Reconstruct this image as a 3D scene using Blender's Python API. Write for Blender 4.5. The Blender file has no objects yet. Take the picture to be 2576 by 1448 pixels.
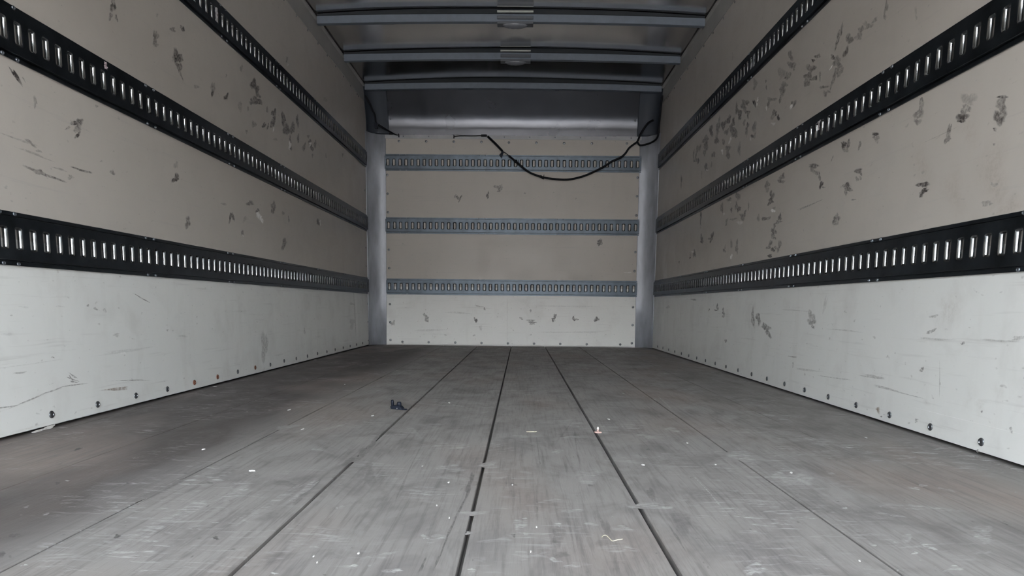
import bpy, bmesh, math, random
from mathutils import Vector, Matrix

# ------------------------------------------------------------------ set-up
S = bpy.context.scene
C = S.collection
XL, XR, D = -1.2148, 1.1810, 5.9225        # inner faces of the box (m); floor at z = 0
YR = -1.50                                 # rear opening of the box
BLD = 5.9                                  # height of the unseen building added to block the low sky
HDR = 1.82                                 # underside of the rear door header
ZR = 2.09                                  # top of the top rails
PITCH = 0.0508                             # slot pitch of the cargo tracks
PI = math.pi

cam_d = bpy.data.cameras.new('camera'); cam = bpy.data.objects.new('camera', cam_d); C.objects.link(cam)
yaw, pit, rol = -0.0114, 0.1285, 0.01078
f_ = Vector((math.sin(yaw)*math.cos(pit), math.cos(yaw)*math.cos(pit), -math.sin(pit)))
r_ = f_.cross(Vector((0, 0, 1))).normalized(); u_ = r_.cross(f_)
r2 = math.cos(rol)*r_ + math.sin(rol)*u_; u2 = -math.sin(rol)*r_ + math.cos(rol)*u_
M = Matrix((r2, u2, -f_)).transposed().to_4x4(); M.translation = Vector((0.06843, 0, 0.34636))
cam.matrix_world = M
cam_d.sensor_fit = 'HORIZONTAL'; cam_d.sensor_width = 36.0
cam_d.lens = 1726.11*36.0/2576; cam_d.shift_y = (992.19-724)/2576
cam_d.clip_start = 0.01; cam_d.clip_end = 400
S.camera = cam

w = bpy.data.worlds.new('sky'); S.world = w; w.use_nodes = True
nt = w.node_tree; nt.nodes.clear()
wo = nt.nodes.new('ShaderNodeOutputWorld'); bg = nt.nodes.new('ShaderNodeBackground')
tc = nt.nodes.new('ShaderNodeTexCoord'); sx = nt.nodes.new('ShaderNodeSeparateXYZ'); rp = nt.nodes.new('ShaderNodeValToRGB')
nt.links.new(tc.outputs['Generated'], sx.inputs[0]); nt.links.new(sx.outputs['Z'], rp.inputs[0])
cr = rp.color_ramp                                  # hazy overcast sky: glowing band low over the roofs, duller overhead
for p_, c_ in ((0.0, (0.96, 0.98, 1.0)), (0.21, (0.91, 0.96, 1.0)), (0.27, (0.60, 0.65, 0.70)), (0.48, (0.56, 0.61, 0.66)), (0.62, (0.22, 0.25, 0.29)), (1.0, (0.15, 0.18, 0.21))):
    e_ = cr.elements.new(p_); e_.color = c_ + (1,)
cr.elements.remove(cr.elements[0]); cr.elements.remove(cr.elements[-1])
nt.links.new(rp.outputs[0], bg.inputs[0]); bg.inputs[1].default_value = 44.5
nt.links.new(bg.outputs[0], wo.inputs[0])

S.view_settings.view_transform = 'Standard'; S.view_settings.look = 'None'
S.view_settings.exposure = 0.0; S.view_settings.gamma = 1.0; S.view_settings.use_curve_mapping = False

# ------------------------------------------------------------------ measured places (metres)
# marks: centre (2), half axis U (2), half axis V (2), strength, kind (d dark, p pale, b brown)
ML = [(2.2608,1.2612,0.0131,0.0068,0.0049,-0.0151,0.6,'d'),(2.244,1.2219,0.0098,0.0039,-0.0011,-0.0097,0.6,'d'),(2.2765,1.23,0.0066,0.0035,0.0032,-0.0067,0.6,'d'),(2.5117,1.2595,0.0192,0.0079,0.0013,-0.0178,0.5,'d'),
(2.5091,1.235,0.0151,0.0054,-0.0009,-0.0082,0.4,'d'),(2.6637,1.2471,0.0311,0.0106,-0.0023,-0.0217,0.7,'d'),(2.6723,1.215,0.0155,0.0063,0.0051,-0.0164,0.6,'d'),(2.6876,1.1889,0.0061,0.0028,0.0091,-0.012,0.4,'d'),
(2.7151,1.3651,0.0107,0.0057,0.0076,-0.0078,0.75,'d'),(2.6376,1.3331,0.0207,0.0061,-0.0027,-0.0064,0.5,'d'),(2.5308,1.34,0.0083,0.0033,-0.0006,-0.0055,0.3,'d'),(1.8081,0.9075,0.0038,0.0028,0.018,-0.0154,0.95,'d'),
(1.8349,0.9091,0.002,0.0014,0.0045,-0.0045,0.3,'d'),(1.8705,0.8635,0.0069,0.0027,0.0018,-0.0113,0.3,'d'),(2.046,0.8571,0.0217,0.0032,-0.0035,-0.0095,0.75,'d'),(2.0424,0.8408,0.0129,0.0032,-0.0012,-0.0113,0.5,'d'),
(2.0423,0.8231,0.0057,-0.0003,-0.0089,-0.0121,0.85,'d'),(2.1416,0.9284,0.006,0.0017,-0.0004,-0.0035,0.5,'d'),(1.9975,0.8297,0.0121,0.008,0.0018,-0.0013,0.35,'d'),(1.8406,0.7542,0.0152,-0.004,-0.0033,-0.0036,0.45,'d'),
(1.8853,0.6832,0.0628,-0.0038,-0.0026,-0.0044,0.55,'d'),(1.8686,0.6853,0.0143,-0.0009,-0.0032,-0.0054,0.5,'d'),(2.0531,0.7243,0.0341,0.0005,-0.0019,-0.0036,0.6,'d'),(2.203,0.7466,0.0119,-0.0003,-0.0043,-0.0065,0.5,'d'),
(2.6054,0.8017,0.0227,0.0041,-0.0014,-0.0131,0.75,'d'),(2.6134,0.8502,0.0136,0.0027,-0.0012,-0.0116,0.25,'d'),(1.8032,0.7525,0.0444,-0.001,-0.0015,-0.0026,0.25,'d'),(1.8554,0.7283,0.0501,-0.0018,-0.0016,-0.0027,0.25,'d'),
(1.8717,0.7399,0.0095,-0.001,-0.0019,-0.0027,0.4,'d'),(1.9964,0.6949,0.0104,-0.002,-0.0045,-0.0051,0.3,'d'),(1.9505,0.7091,0.0235,-0.001,-0.0014,-0.0023,0.3,'d'),(2.1481,0.7703,0.0051,0.001,-0.0003,-0.003,0.3,'d'),
(2.9554,1.2237,0.0152,0.004,-0.0084,-0.029,0.4,'d'),(2.9494,1.2,0.0075,0.0019,-0.0039,-0.0136,0.9,'d'),(3.087,1.2288,0.0163,0.0036,-0.0075,-0.0159,0.7,'d'),(2.808,1.1855,0.0173,0.0052,-0.0007,-0.0069,0.35,'d'),
(3.2656,1.4028,0.0116,0.0038,-0.0015,-0.0151,0.4,'d'),(3.0959,1.3182,0.0063,0.002,-0.0007,-0.0067,0.4,'d'),(3.4081,1.3775,0.0302,0.0111,0.0077,-0.0172,0.75,'d'),(3.4464,1.3636,0.0336,0.0121,0.0065,-0.0143,0.7,'d'),
(3.4361,1.3095,0.0465,0.016,0.0079,-0.0176,0.7,'d'),(3.3702,1.2873,0.0194,0.0073,0.0078,-0.01,0.6,'d'),(3.4646,1.3433,0.0263,0.0076,-0.0009,-0.0095,0.5,'d'),(3.235,1.2285,0.023,0.0063,-0.0018,-0.0177,0.25,'d'),
(3.3279,1.2435,0.0096,0.0032,0.0033,-0.0078,0.6,'d'),(3.6727,1.3198,0.0296,0.0079,-0.0017,-0.0181,0.65,'d'),(3.6757,1.2911,0.0237,0.0062,-0.0015,-0.0161,0.65,'d'),(3.644,1.2575,0.0257,0.005,-0.0119,-0.0222,0.65,'d'),
(3.5766,1.3074,0.0111,0.0027,-0.0047,-0.0146,0.5,'d'),(3.5253,1.22,0.0219,0.0055,-0.0011,-0.0116,0.8,'d'),(3.5799,1.2279,0.011,0.0021,-0.0081,-0.0152,0.6,'d'),(3.39,1.1916,0.0223,0.0042,-0.0089,-0.0174,0.4,'d'),
(3.8161,1.3235,0.0315,0.0103,0.0148,-0.0223,0.75,'d'),(3.8628,1.2838,0.0422,0.0132,0.0164,-0.0245,0.75,'d'),(3.9635,1.3128,0.0346,0.0085,-0.0026,-0.0283,0.65,'d'),(4.0515,1.3757,0.0252,0.0065,-0.0024,-0.0266,0.75,'d'),
(4.057,1.2813,0.0145,0.0034,-0.0026,-0.029,0.6,'d'),(3.9174,1.2446,0.0135,0.0035,0.0031,-0.0161,0.7,'d'),(3.9077,1.2108,0.0202,0.0045,-0.0016,-0.0172,0.9,'p'),(3.9261,1.1958,0.0132,0.004,0.0078,-0.0086,0.7,'d'),
(3.6588,1.2338,0.0088,0.0022,-0.001,-0.0101,0.8,'p'),(4.2751,1.3091,0.0322,0.0073,-0.0015,-0.0165,0.7,'d'),(4.3125,1.2851,0.0287,0.0063,-0.0017,-0.019,0.75,'d'),(4.2823,1.3015,0.0242,0.0055,-0.0009,-0.0106,0.8,'p'),
(4.1634,1.2567,0.0228,0.0044,-0.0087,-0.0243,0.6,'d'),(4.3893,1.3256,0.0212,0.0048,-0.0021,-0.0241,0.6,'d'),(4.2464,1.3369,0.0198,0.0047,-0.0009,-0.0105,0.5,'d'),(3.2985,1.1349,0.0096,0.0023,-0.001,-0.01,0.5,'d'),
(4.623,1.3034,0.0141,0.003,-0.0014,-0.0166,0.4,'d'),(5.0537,1.399,0.0168,0.0035,-0.0012,-0.0153,0.5,'d'),(3.9038,1.658,0.0198,0.0067,-0.0012,-0.0127,0.5,'d'),(3.9143,1.6328,0.0133,0.0044,-0.0006,-0.0064,0.4,'p'),
(4.3249,1.2433,0.0123,0.0026,-0.0013,-0.0143,0.5,'d'),(4.635,1.6586,0.0376,0.0107,-0.0011,-0.0126,0.25,'d'),(3.6835,1.1904,0.0203,0.0007,-0.0094,-0.0073,0.3,'d'),(2.6811,0.6481,0.021,0.0033,0.0017,-0.0206,0.55,'d'),
(3.0814,0.7223,0.0081,0.0001,-0.0151,-0.0216,0.85,'d'),(3.1111,0.7243,0.0084,0.002,0.0095,-0.0155,0.8,'d'),(3.0666,0.6983,0.0062,0.0003,-0.0054,-0.0107,0.6,'d'),(3.3095,0.8132,0.0364,0.0002,-0.011,-0.0118,0.65,'d'),
(3.4094,0.773,0.0232,0.0045,0.0072,-0.0177,0.9,'p'),(3.4389,0.7577,0.0236,0.0044,0.0059,-0.0143,0.9,'p'),(3.4012,0.7927,0.0207,0.0028,-0.0007,-0.0076,0.7,'d'),(3.6219,0.8444,0.0263,0.0045,0.0038,-0.0234,0.6,'d'),
(3.6138,0.8193,0.0204,0.0027,-0.0015,-0.0162,0.75,'d'),(3.7636,0.8269,0.0158,0.0021,-0.001,-0.0105,0.4,'d'),(3.8506,0.8041,0.0099,0.0012,-0.0016,-0.0173,0.5,'d'),(4.4069,0.8549,0.0304,0.0036,-0.0013,-0.0148,0.85,'d'),
(4.4503,0.8575,0.0132,0.0016,-0.0011,-0.0125,0.7,'p'),(3.2062,0.6631,0.0161,0.0017,-0.0011,-0.0108,0.6,'d'),(3.2099,0.6546,0.0092,0.0009,-0.0004,-0.0036,0.5,'p'),(3.761,0.6655,0.0316,0.0019,-0.009,-0.0259,0.65,'d'),
(3.7817,0.6842,0.0128,0.0012,-0.0014,-0.0149,0.5,'d'),(3.2404,0.7315,0.0174,-0.0003,-0.0123,-0.0133,0.25,'d'),(3.4259,0.1279,0.0433,-0.0026,-0.0049,-0.0515,0.32,'d'),(4.0746,0.1837,0.0151,-0.0006,-0.0013,-0.0141,0.3,'d'),
(5.2388,0.2047,0.0883,-0.0021,-0.0021,-0.0271,0.25,'d'),(5.2502,0.3488,0.0628,0.0002,-0.0007,-0.009,0.3,'d'),(3.0167,0.7676,0.036,0.0025,-0.0017,-0.0035,0.3,'d'),(2.3345,0.3573,0.0336,-0.0105,-0.002,-0.0018,0.6,'d'),
(2.0345,0.3343,0.0047,0.0,-0.0004,-0.0035,0.5,'d'),(2.0699,0.3248,0.0086,-0.001,-0.0014,-0.0035,0.4,'d'),(2.1697,0.2417,0.0163,0.0002,0.0002,-0.0044,0.25,'d'),(2.2194,0.1893,0.106,0.0027,0.0005,-0.0032,0.12,'d'),
(2.4865,0.2458,0.0071,-0.0002,-0.0003,-0.0029,0.4,'d'),(2.1152,0.3198,0.0075,-0.0017,-0.0033,-0.0045,0.25,'d'),(1.77,0.33,0.014,-0.0018,-0.0007,-0.002,0.12,'d'),(1.9088,0.332,0.0164,-0.0015,-0.0005,-0.0016,0.12,'d'),
(1.9451,0.1338,0.0151,-0.0088,-0.0017,-0.0012,0.5,'d'),(1.9422,0.1238,0.0193,-0.0068,-0.0011,-0.0015,0.5,'d'),(1.945,0.1166,0.0189,-0.0043,-0.0006,-0.0016,0.45,'d'),(1.9341,0.1292,0.0031,0.0008,0.0053,-0.0075,0.45,'d'),
(2.1512,0.071,0.0684,-0.0047,0.0002,-0.0038,0.75,'b'),(1.7371,0.1631,0.0155,-0.0005,0.0,-0.002,0.35,'d'),(1.864,0.1935,0.0048,-0.0004,-0.0002,-0.0022,0.6,'d'),(2.2032,0.1852,0.0925,0.0013,0.0003,-0.0019,0.18,'d'),
(1.7752,0.1824,0.0917,0.0015,0.0001,-0.0016,0.12,'d'),(2.2006,0.1815,0.0112,-0.0008,-0.0004,-0.0038,0.5,'p'),(2.2363,0.0898,0.0962,-0.0085,-0.0001,-0.0013,0.4,'d'),(1.79,0.0484,0.006,-0.0009,-0.0002,-0.0021,0.25,'d'),
(1.7565,0.0157,0.0436,0.0006,0.001,-0.0043,0.25,'b'),(1.8159,0.004,0.0308,0.0002,0.001,-0.0039,0.4,'b'),(5.3829,0.2537,0.0329,-0.0001,0.027,-0.1872,0.35,'p'),(5.3311,0.2545,0.0096,-0.0,0.0263,-0.1854,0.35,'d'),  # tall pale strip: panel seam with its reflected light painted in
(5.0364,0.07,0.2406,-0.0072,0.0012,-0.0044,0.3,'p'),(2.599,0.2193,0.0312,-0.0014,-0.0003,-0.003,0.2,'d'),(1.707,0.2629,0.0203,-0.0008,-0.0003,-0.0025,0.15,'d'),(1.6867,0.0823,0.0313,-0.0017,0.0001,-0.0013,0.45,'d'),
(1.7663,0.0896,0.0641,0.0107,0.0006,-0.0013,0.45,'d'),(1.8605,0.1033,0.0465,0.0054,0.0005,-0.0014,0.45,'d'),(1.9448,0.1074,0.0532,-0.0007,0.0002,-0.0014,0.45,'d')]
MB = [(-0.4745,1.2428,0.0061,0.0028,0.0106,-0.022,0.7,'d'),(-0.4511,1.2398,0.0059,-0.003,-0.0118,-0.0216,0.8,'d'),(-0.4945,1.2556,0.0064,-0.0052,-0.0086,-0.01,0.4,'d'),(-0.2207,1.2645,0.0075,-0.0003,-0.0012,-0.0259,0.95,'d'),
(-0.1278,1.3333,0.0296,-0.0048,-0.0028,-0.0159,0.5,'d'),(-0.1209,1.3107,0.02,0.0002,0.0001,-0.0146,0.55,'d'),(-0.7407,0.2374,0.014,0.0066,0.01,-0.0214,0.55,'d'),(-0.7305,0.2137,0.0084,0.0016,0.0029,-0.0167,0.5,'d'),
(-0.761,0.2643,0.0064,0.0024,0.0058,-0.0159,0.4,'d'),(-0.3167,0.2217,0.0089,0.003,0.0069,-0.0209,1.0,'d'),(0.1578,0.2201,0.0341,-0.0014,-0.0004,-0.0102,0.5,'d'),(0.1649,0.2032,0.0341,-0.0014,-0.0004,-0.0102,0.55,'d'),
(-1.0288,0.1901,0.0135,-0.0022,-0.0038,-0.0202,0.45,'d'),(-0.2754,0.1575,0.0137,0.0002,0.0001,-0.0153,0.25,'d'),(-0.2421,0.3173,0.0068,0.0001,0.0001,-0.0101,0.5,'d'),(0.3616,0.263,0.0084,-0.0014,-0.0037,-0.0234,0.75,'d'),
(0.3485,0.2357,0.0143,0.0054,0.0049,-0.0127,0.8,'d'),(0.522,0.2444,0.0136,0.0001,0.0004,-0.0169,0.75,'d'),(0.5494,0.2379,0.0151,-0.0025,-0.001,-0.0067,0.5,'d'),(0.7194,0.2432,0.0174,0.0103,0.0071,-0.0117,0.7,'d'),
(0.7095,0.2295,0.0119,0.0001,0.0003,-0.0119,0.7,'d'),(0.7323,0.8943,0.0171,0.01,0.0088,-0.0142,0.8,'d'),(0.7228,0.8744,0.0111,-0.0038,-0.0059,-0.0171,0.85,'d'),(0.0723,0.2429,0.0165,-0.0042,-0.0017,-0.0066,0.45,'d'),
(0.1532,0.3081,0.0085,0.0001,0.0001,-0.0101,0.5,'d'),(0.0894,1.2834,0.0083,0.0001,0.0001,-0.0049,0.4,'d'),(0.5198,1.245,0.0067,0.0001,0.0001,-0.0049,0.4,'d'),(-0.2865,0.3405,0.0272,-0.0021,-0.0004,-0.0051,0.4,'d'),
(-0.0883,1.0245,0.0067,0.0001,0.0001,-0.0164,0.3,'d'),(-0.1044,1.3335,0.0067,0.0001,0.0001,-0.0162,0.3,'d'),(0.9752,0.6386,0.0236,0.0002,0.0002,-0.005,0.4,'p'),(-0.982,1.0327,0.005,0.0,-0.0003,-0.0263,0.15,'d'),
(-0.0471,0.2416,0.0034,0.0,0.0017,-0.1702,0.12,'d'),(-0.4774,0.2844,0.1024,-0.0024,-0.0002,-0.0068,0.15,'d'),(-0.7172,0.1322,0.1371,0.0015,-0.0,-0.0068,0.15,'d'),(0.5484,0.1292,0.2046,0.0023,0.0002,-0.0068,0.15,'d'),
(0.4416,0.3483,0.1698,0.0018,0.0001,-0.0067,0.12,'d'),(-0.9483,0.0064,0.0052,0.0001,-0.0001,-0.0137,0.9,'b'),(-0.5802,0.0927,0.0086,0.0001,-0.0,-0.0068,0.3,'d'),(-0.3299,0.0921,0.0103,0.0001,0.0,-0.0068,0.3,'d'),
(0.1561,0.101,0.0068,0.0001,0.0001,-0.0068,0.3,'d')]
MR = [(2.5731,1.3149,-0.0143,-0.0066,0.0082,-0.0203,0.5,'d'),(2.5905,1.2894,-0.0129,-0.0058,0.007,-0.0171,0.5,'d'),(2.4973,1.2635,-0.0207,-0.0099,0.0076,-0.0134,0.5,'d'),(2.5181,1.2295,-0.0136,-0.0062,0.0083,-0.0148,0.55,'d'),
(2.6179,1.2453,-0.0183,-0.0062,-0.0013,-0.0086,0.6,'d'),(2.5786,1.2132,-0.032,-0.013,0.0045,-0.0157,0.4,'d'),(2.564,1.179,-0.022,-0.0095,0.0081,-0.0142,0.5,'d'),(2.6054,1.1652,-0.0115,-0.0046,0.0081,-0.0202,0.5,'d'),
(2.6289,1.2136,-0.0047,-0.0024,0.0074,-0.005,0.9,'p'),(2.6834,1.1628,-0.0331,-0.0064,-0.004,-0.0059,0.5,'d'),(2.6654,1.1336,-0.0122,-0.0036,-0.0018,-0.0117,0.55,'d'),(2.6391,1.1342,-0.0153,-0.008,0.0038,-0.0019,0.4,'d'),
(2.756,1.2966,-0.0221,-0.0076,-0.0012,-0.0075,0.55,'d'),(2.7948,1.294,-0.0114,-0.0038,-0.001,-0.0061,0.7,'d'),(2.813,1.2709,-0.0335,-0.0087,-0.0091,-0.0173,0.5,'d'),(2.832,1.2505,-0.0311,-0.0099,-0.002,-0.0124,0.5,'d'),
(2.8438,1.2305,-0.0256,-0.0087,0.0012,-0.0174,0.45,'d'),(2.7913,1.226,-0.0278,-0.0047,-0.0061,-0.0074,0.45,'d'),(2.7615,1.2195,-0.013,-0.0041,-0.0014,-0.0091,0.6,'d'),(2.7224,1.2158,-0.009,-0.0029,-0.0024,-0.0149,0.35,'d'),
(3.0341,1.3934,-0.0268,-0.0092,-0.0027,-0.0166,0.55,'d'),(3.019,1.3522,-0.0331,-0.0109,-0.0021,-0.0133,0.55,'d'),(2.9863,1.3305,-0.013,-0.0043,-0.0013,-0.0082,0.5,'d'),(3.1291,1.3544,-0.0333,-0.0116,0.0018,-0.0206,0.3,'d'),
(3.0524,1.3203,-0.0223,-0.0091,0.0102,-0.0138,0.5,'d'),(3.0692,1.316,-0.0224,-0.0056,-0.0027,-0.0048,0.6,'d'),(3.092,1.2924,-0.0392,-0.0143,0.0038,-0.01,0.5,'d'),(3.1067,1.2725,-0.0259,-0.0084,0.0015,-0.0174,0.5,'d'),
(2.9917,1.1818,-0.011,-0.0034,0.001,-0.0123,0.9,'p'),(2.9583,1.1819,-0.0126,-0.0047,0.0069,-0.0101,0.6,'d'),(2.985,1.1925,-0.0153,-0.0043,-0.0008,-0.0049,0.5,'d'),(3.1253,1.2468,-0.0144,-0.0041,-0.0025,-0.0155,0.5,'d'),
(3.2398,1.2778,-0.0448,-0.0101,-0.0059,-0.0101,0.4,'d'),(3.2729,1.2665,-0.0209,-0.007,0.0038,-0.0092,0.5,'d'),(3.2966,1.2557,-0.0107,-0.0029,-0.0012,-0.0073,0.6,'p'),(3.1934,1.2022,-0.03,-0.0088,0.0014,-0.0148,0.5,'d'),
(3.1797,1.207,-0.0122,-0.0044,0.0051,-0.0068,0.6,'d'),(3.1363,1.1721,-0.0144,-0.0046,0.004,-0.0104,0.8,'d'),(3.1915,1.1611,-0.02,-0.0051,-0.001,-0.0062,0.5,'p'),(3.4727,1.4116,-0.0265,-0.0088,0.0022,-0.0193,0.4,'d'),
(3.4869,1.4287,-0.0149,-0.0046,-0.0022,-0.0135,0.4,'d'),(3.3223,1.3815,-0.0081,-0.0025,-0.0011,-0.0064,0.6,'d'),(3.3121,1.3506,-0.0081,-0.0024,-0.0015,-0.0091,0.5,'d'),(3.4697,1.325,-0.0127,-0.0025,-0.0184,-0.0227,0.95,'d'),
(3.4256,1.3289,-0.0083,-0.0033,0.0101,-0.0073,0.8,'p'),(3.4279,1.3097,-0.0086,-0.0029,0.0031,-0.0071,0.6,'p'),(3.6062,1.367,-0.0433,-0.0099,-0.0115,-0.0182,0.5,'d'),(3.6418,1.3578,-0.045,-0.0147,0.0056,-0.0117,0.5,'d'),
(3.7549,1.379,-0.0174,-0.0052,0.0036,-0.0267,0.65,'d'),(3.6952,1.3354,-0.0365,-0.0088,-0.0093,-0.0219,0.65,'d'),(3.5858,1.3177,-0.0377,-0.0101,-0.0015,-0.0089,0.5,'d'),(3.5576,1.2932,-0.0187,-0.0049,-0.002,-0.0118,0.5,'d'),
(3.8894,1.3581,-0.0296,-0.009,0.0104,-0.0198,0.75,'d'),(3.9841,1.3529,-0.0349,-0.0104,0.012,-0.0221,0.75,'d'),(4.0702,1.4069,-0.0164,-0.0042,-0.0031,-0.0181,0.5,'d'),(3.8062,1.3225,-0.0285,-0.008,0.003,-0.0214,0.65,'d'),
(3.8073,1.2883,-0.0423,-0.0093,-0.0098,-0.0226,0.7,'d'),(3.76,1.2507,-0.0364,-0.0059,-0.0215,-0.0244,0.65,'d'),(3.9161,1.3025,-0.0296,-0.0093,0.0129,-0.0131,0.55,'d'),(4.0947,1.3654,-0.0453,-0.0122,0.004,-0.0251,0.6,'d'),
(4.1127,1.3303,-0.0209,-0.005,-0.004,-0.0229,0.5,'d'),(4.2384,1.385,-0.0442,-0.0107,-0.0045,-0.0259,0.8,'d'),(4.1076,1.3006,-0.0366,-0.0067,-0.0166,-0.0232,0.7,'d'),(3.467,1.1717,-0.029,-0.0092,0.0043,-0.0052,1.0,'d'),
(3.5609,1.2412,-0.0217,-0.0066,0.0069,-0.0151,0.7,'d'),(3.5682,1.2126,-0.0157,-0.0042,0.002,-0.0166,0.5,'d'),(3.4506,1.2101,-0.0264,-0.0065,-0.0041,-0.0249,0.55,'d'),(3.439,1.1742,-0.0174,-0.0051,0.005,-0.0115,0.4,'d'),
(3.6149,1.2719,-0.0185,-0.0067,0.0133,-0.0093,0.5,'d'),(3.8411,1.2413,-0.0179,-0.0054,0.0117,-0.0122,0.85,'p'),(3.501,1.1666,-0.0091,-0.0021,-0.001,-0.0058,0.6,'p'),(3.8708,1.2067,-0.0443,-0.0097,-0.0026,-0.0151,0.6,'d'),
(3.8724,1.1739,-0.0334,-0.0079,0.0029,-0.0201,0.65,'d'),(3.9827,1.2121,-0.0192,-0.0032,-0.0087,-0.0124,0.8,'p'),(4.1617,1.235,-0.0343,-0.0072,-0.0028,-0.0162,0.65,'d'),(4.3582,1.3653,-0.0606,-0.0153,0.0032,-0.0178,0.65,'d'),
(4.342,1.3244,-0.0556,-0.0136,0.004,-0.0223,0.65,'d'),(4.3631,1.2893,-0.0283,-0.0067,0.0036,-0.0203,0.55,'d'),(4.5625,1.3369,-0.0308,-0.0076,0.014,-0.0311,0.55,'d'),(4.6434,1.3343,-0.0214,-0.005,0.0053,-0.0263,0.55,'d'),
(4.495,1.3441,-0.0298,-0.0078,0.0118,-0.0188,0.45,'d'),(3.6713,1.155,-0.0167,-0.0036,-0.0058,-0.0347,0.55,'d'),(3.9685,1.2622,-0.0195,-0.0045,-0.003,-0.0177,0.55,'d'),(3.8728,1.6748,-0.011,-0.0038,-0.0029,-0.0171,0.25,'d'),
(2.2589,1.269,-0.0085,-0.0043,0.005,-0.0149,0.45,'d'),(2.2647,1.2459,-0.0074,-0.0032,0.0003,-0.0114,0.4,'d'),(2.0876,1.1836,-0.0042,-0.0017,-0.0031,-0.0204,0.2,'d'),(2.0814,1.1683,-0.0031,-0.0012,-0.001,-0.0068,0.4,'d'),
(2.4164,1.2588,-0.0182,-0.0082,0.0032,-0.0122,0.5,'d'),(2.4307,1.2467,-0.0199,-0.0088,0.0027,-0.0101,0.4,'d'),(2.3634,1.2535,-0.0229,-0.0012,-0.0077,-0.0074,0.4,'d'),(2.3288,1.257,-0.015,0.0003,-0.0073,-0.0065,0.35,'d'),
(2.3865,1.2696,-0.0165,-0.0063,-0.0012,-0.0078,0.3,'d'),(2.0286,0.8962,-0.0171,-0.0058,0.0016,-0.0144,0.5,'d'),(2.031,0.8732,-0.0151,-0.0039,-0.0013,-0.0089,0.4,'d'),(2.0202,0.9174,-0.009,-0.0033,0.0024,-0.013,0.5,'d'),
(2.0202,0.9301,-0.009,-0.0034,0.0007,-0.004,0.7,'d'),(1.8166,0.8482,-0.0206,-0.0088,0.0028,-0.0085,0.5,'d'),(1.825,0.8312,-0.0198,-0.002,-0.0057,-0.0108,0.65,'d'),(1.8301,0.8229,-0.0115,-0.0029,-0.0006,-0.004,0.7,'d'),
(1.8075,0.8704,-0.0237,-0.0092,0.0023,-0.0153,0.25,'d'),(1.6836,0.8235,-0.0179,-0.0062,0.0002,-0.0158,0.5,'d'),(1.6859,0.794,-0.0166,-0.0054,0.0002,-0.0159,0.6,'d'),(1.682,0.8398,-0.02,-0.004,-0.001,-0.0029,0.75,'d'),
(1.6974,0.771,-0.008,-0.0042,0.0017,-0.0024,0.6,'d'),(1.8804,0.8109,-0.0069,-0.0025,0.0032,-0.0139,0.5,'d'),(1.8829,0.7935,-0.0122,-0.004,0.0015,-0.0095,0.65,'d'),(1.8733,0.8191,-0.0043,-0.0015,0.001,-0.0066,0.5,'d'),
(2.2686,0.8966,-0.0147,-0.0023,-0.0032,-0.0067,0.8,'d'),(2.256,0.878,-0.0175,-0.0041,-0.0013,-0.0087,0.35,'d'),(2.2747,0.8884,-0.0064,-0.0015,-0.0008,-0.005,0.5,'d'),(2.483,0.9094,-0.0201,-0.0021,-0.008,-0.012,0.75,'d'),
(2.4502,0.9047,-0.0103,-0.0031,0.0037,-0.0147,0.65,'d'),(2.4683,0.8902,-0.018,-0.0039,-0.0011,-0.0068,0.4,'d'),(2.3667,0.8847,-0.0083,-0.0022,0.0004,-0.0113,0.6,'d'),(1.6964,0.7365,-0.0042,-0.001,-0.0003,-0.0023,0.6,'d'),
(1.9268,0.8098,-0.0541,0.0019,-0.0009,-0.0011,0.3,'d'),(2.5678,0.8843,-0.0047,-0.0017,0.0055,-0.0067,0.4,'d'),(4.5839,1.2873,-0.0519,-0.0106,-0.0023,-0.0128,0.6,'d'),(4.5111,1.27,-0.0202,-0.0041,-0.0027,-0.0151,0.8,'d'),
(4.3191,1.1938,-0.037,-0.0072,-0.0032,-0.0181,0.65,'d'),(4.2879,1.1693,-0.0229,-0.0043,-0.001,-0.006,0.6,'p'),(4.1948,1.1833,-0.0131,-0.0026,-0.0029,-0.0164,0.4,'d'),(4.4164,1.1697,-0.0146,-0.0027,-0.0031,-0.0173,0.3,'d'),
(4.9694,1.2259,-0.0216,-0.0038,-0.0061,-0.0334,0.7,'d'),(4.3888,0.9061,-0.0194,-0.0024,-0.0057,-0.0321,0.8,'d'),(4.346,0.7712,-0.0238,-0.0028,0.0044,-0.026,0.7,'d'),(4.333,0.7508,-0.0284,-0.0026,-0.0017,-0.0098,0.85,'d'),
(4.3801,0.8568,-0.0097,-0.0011,-0.003,-0.0172,0.4,'d'),(4.1128,0.7604,-0.0294,-0.0045,0.0139,-0.021,0.9,'d'),(4.1362,0.7489,-0.0386,-0.0037,-0.0014,-0.0082,0.7,'d'),(4.5081,0.6915,-0.0303,-0.0012,-0.0169,-0.0236,0.85,'d'),
(4.5627,0.7083,-0.0211,-0.0016,-0.0009,-0.0052,0.8,'p'),(4.62,0.674,-0.0216,-0.0015,-0.0012,-0.0065,0.9,'d'),(4.6129,0.6941,-0.0162,-0.0012,-0.0021,-0.0117,0.4,'d'),(4.9398,0.6656,-0.0247,-0.0015,-0.001,-0.0056,0.7,'d'),
(3.6578,0.9207,-0.03,-0.0046,-0.0035,-0.0205,0.5,'d'),(3.8013,0.9242,-0.031,-0.0078,0.0097,-0.0074,0.6,'d'),(3.7786,0.9146,-0.0107,-0.0016,-0.0011,-0.0064,0.5,'p'),(3.9369,0.9014,-0.0231,-0.0026,-0.0137,-0.0297,0.6,'d'),
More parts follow.
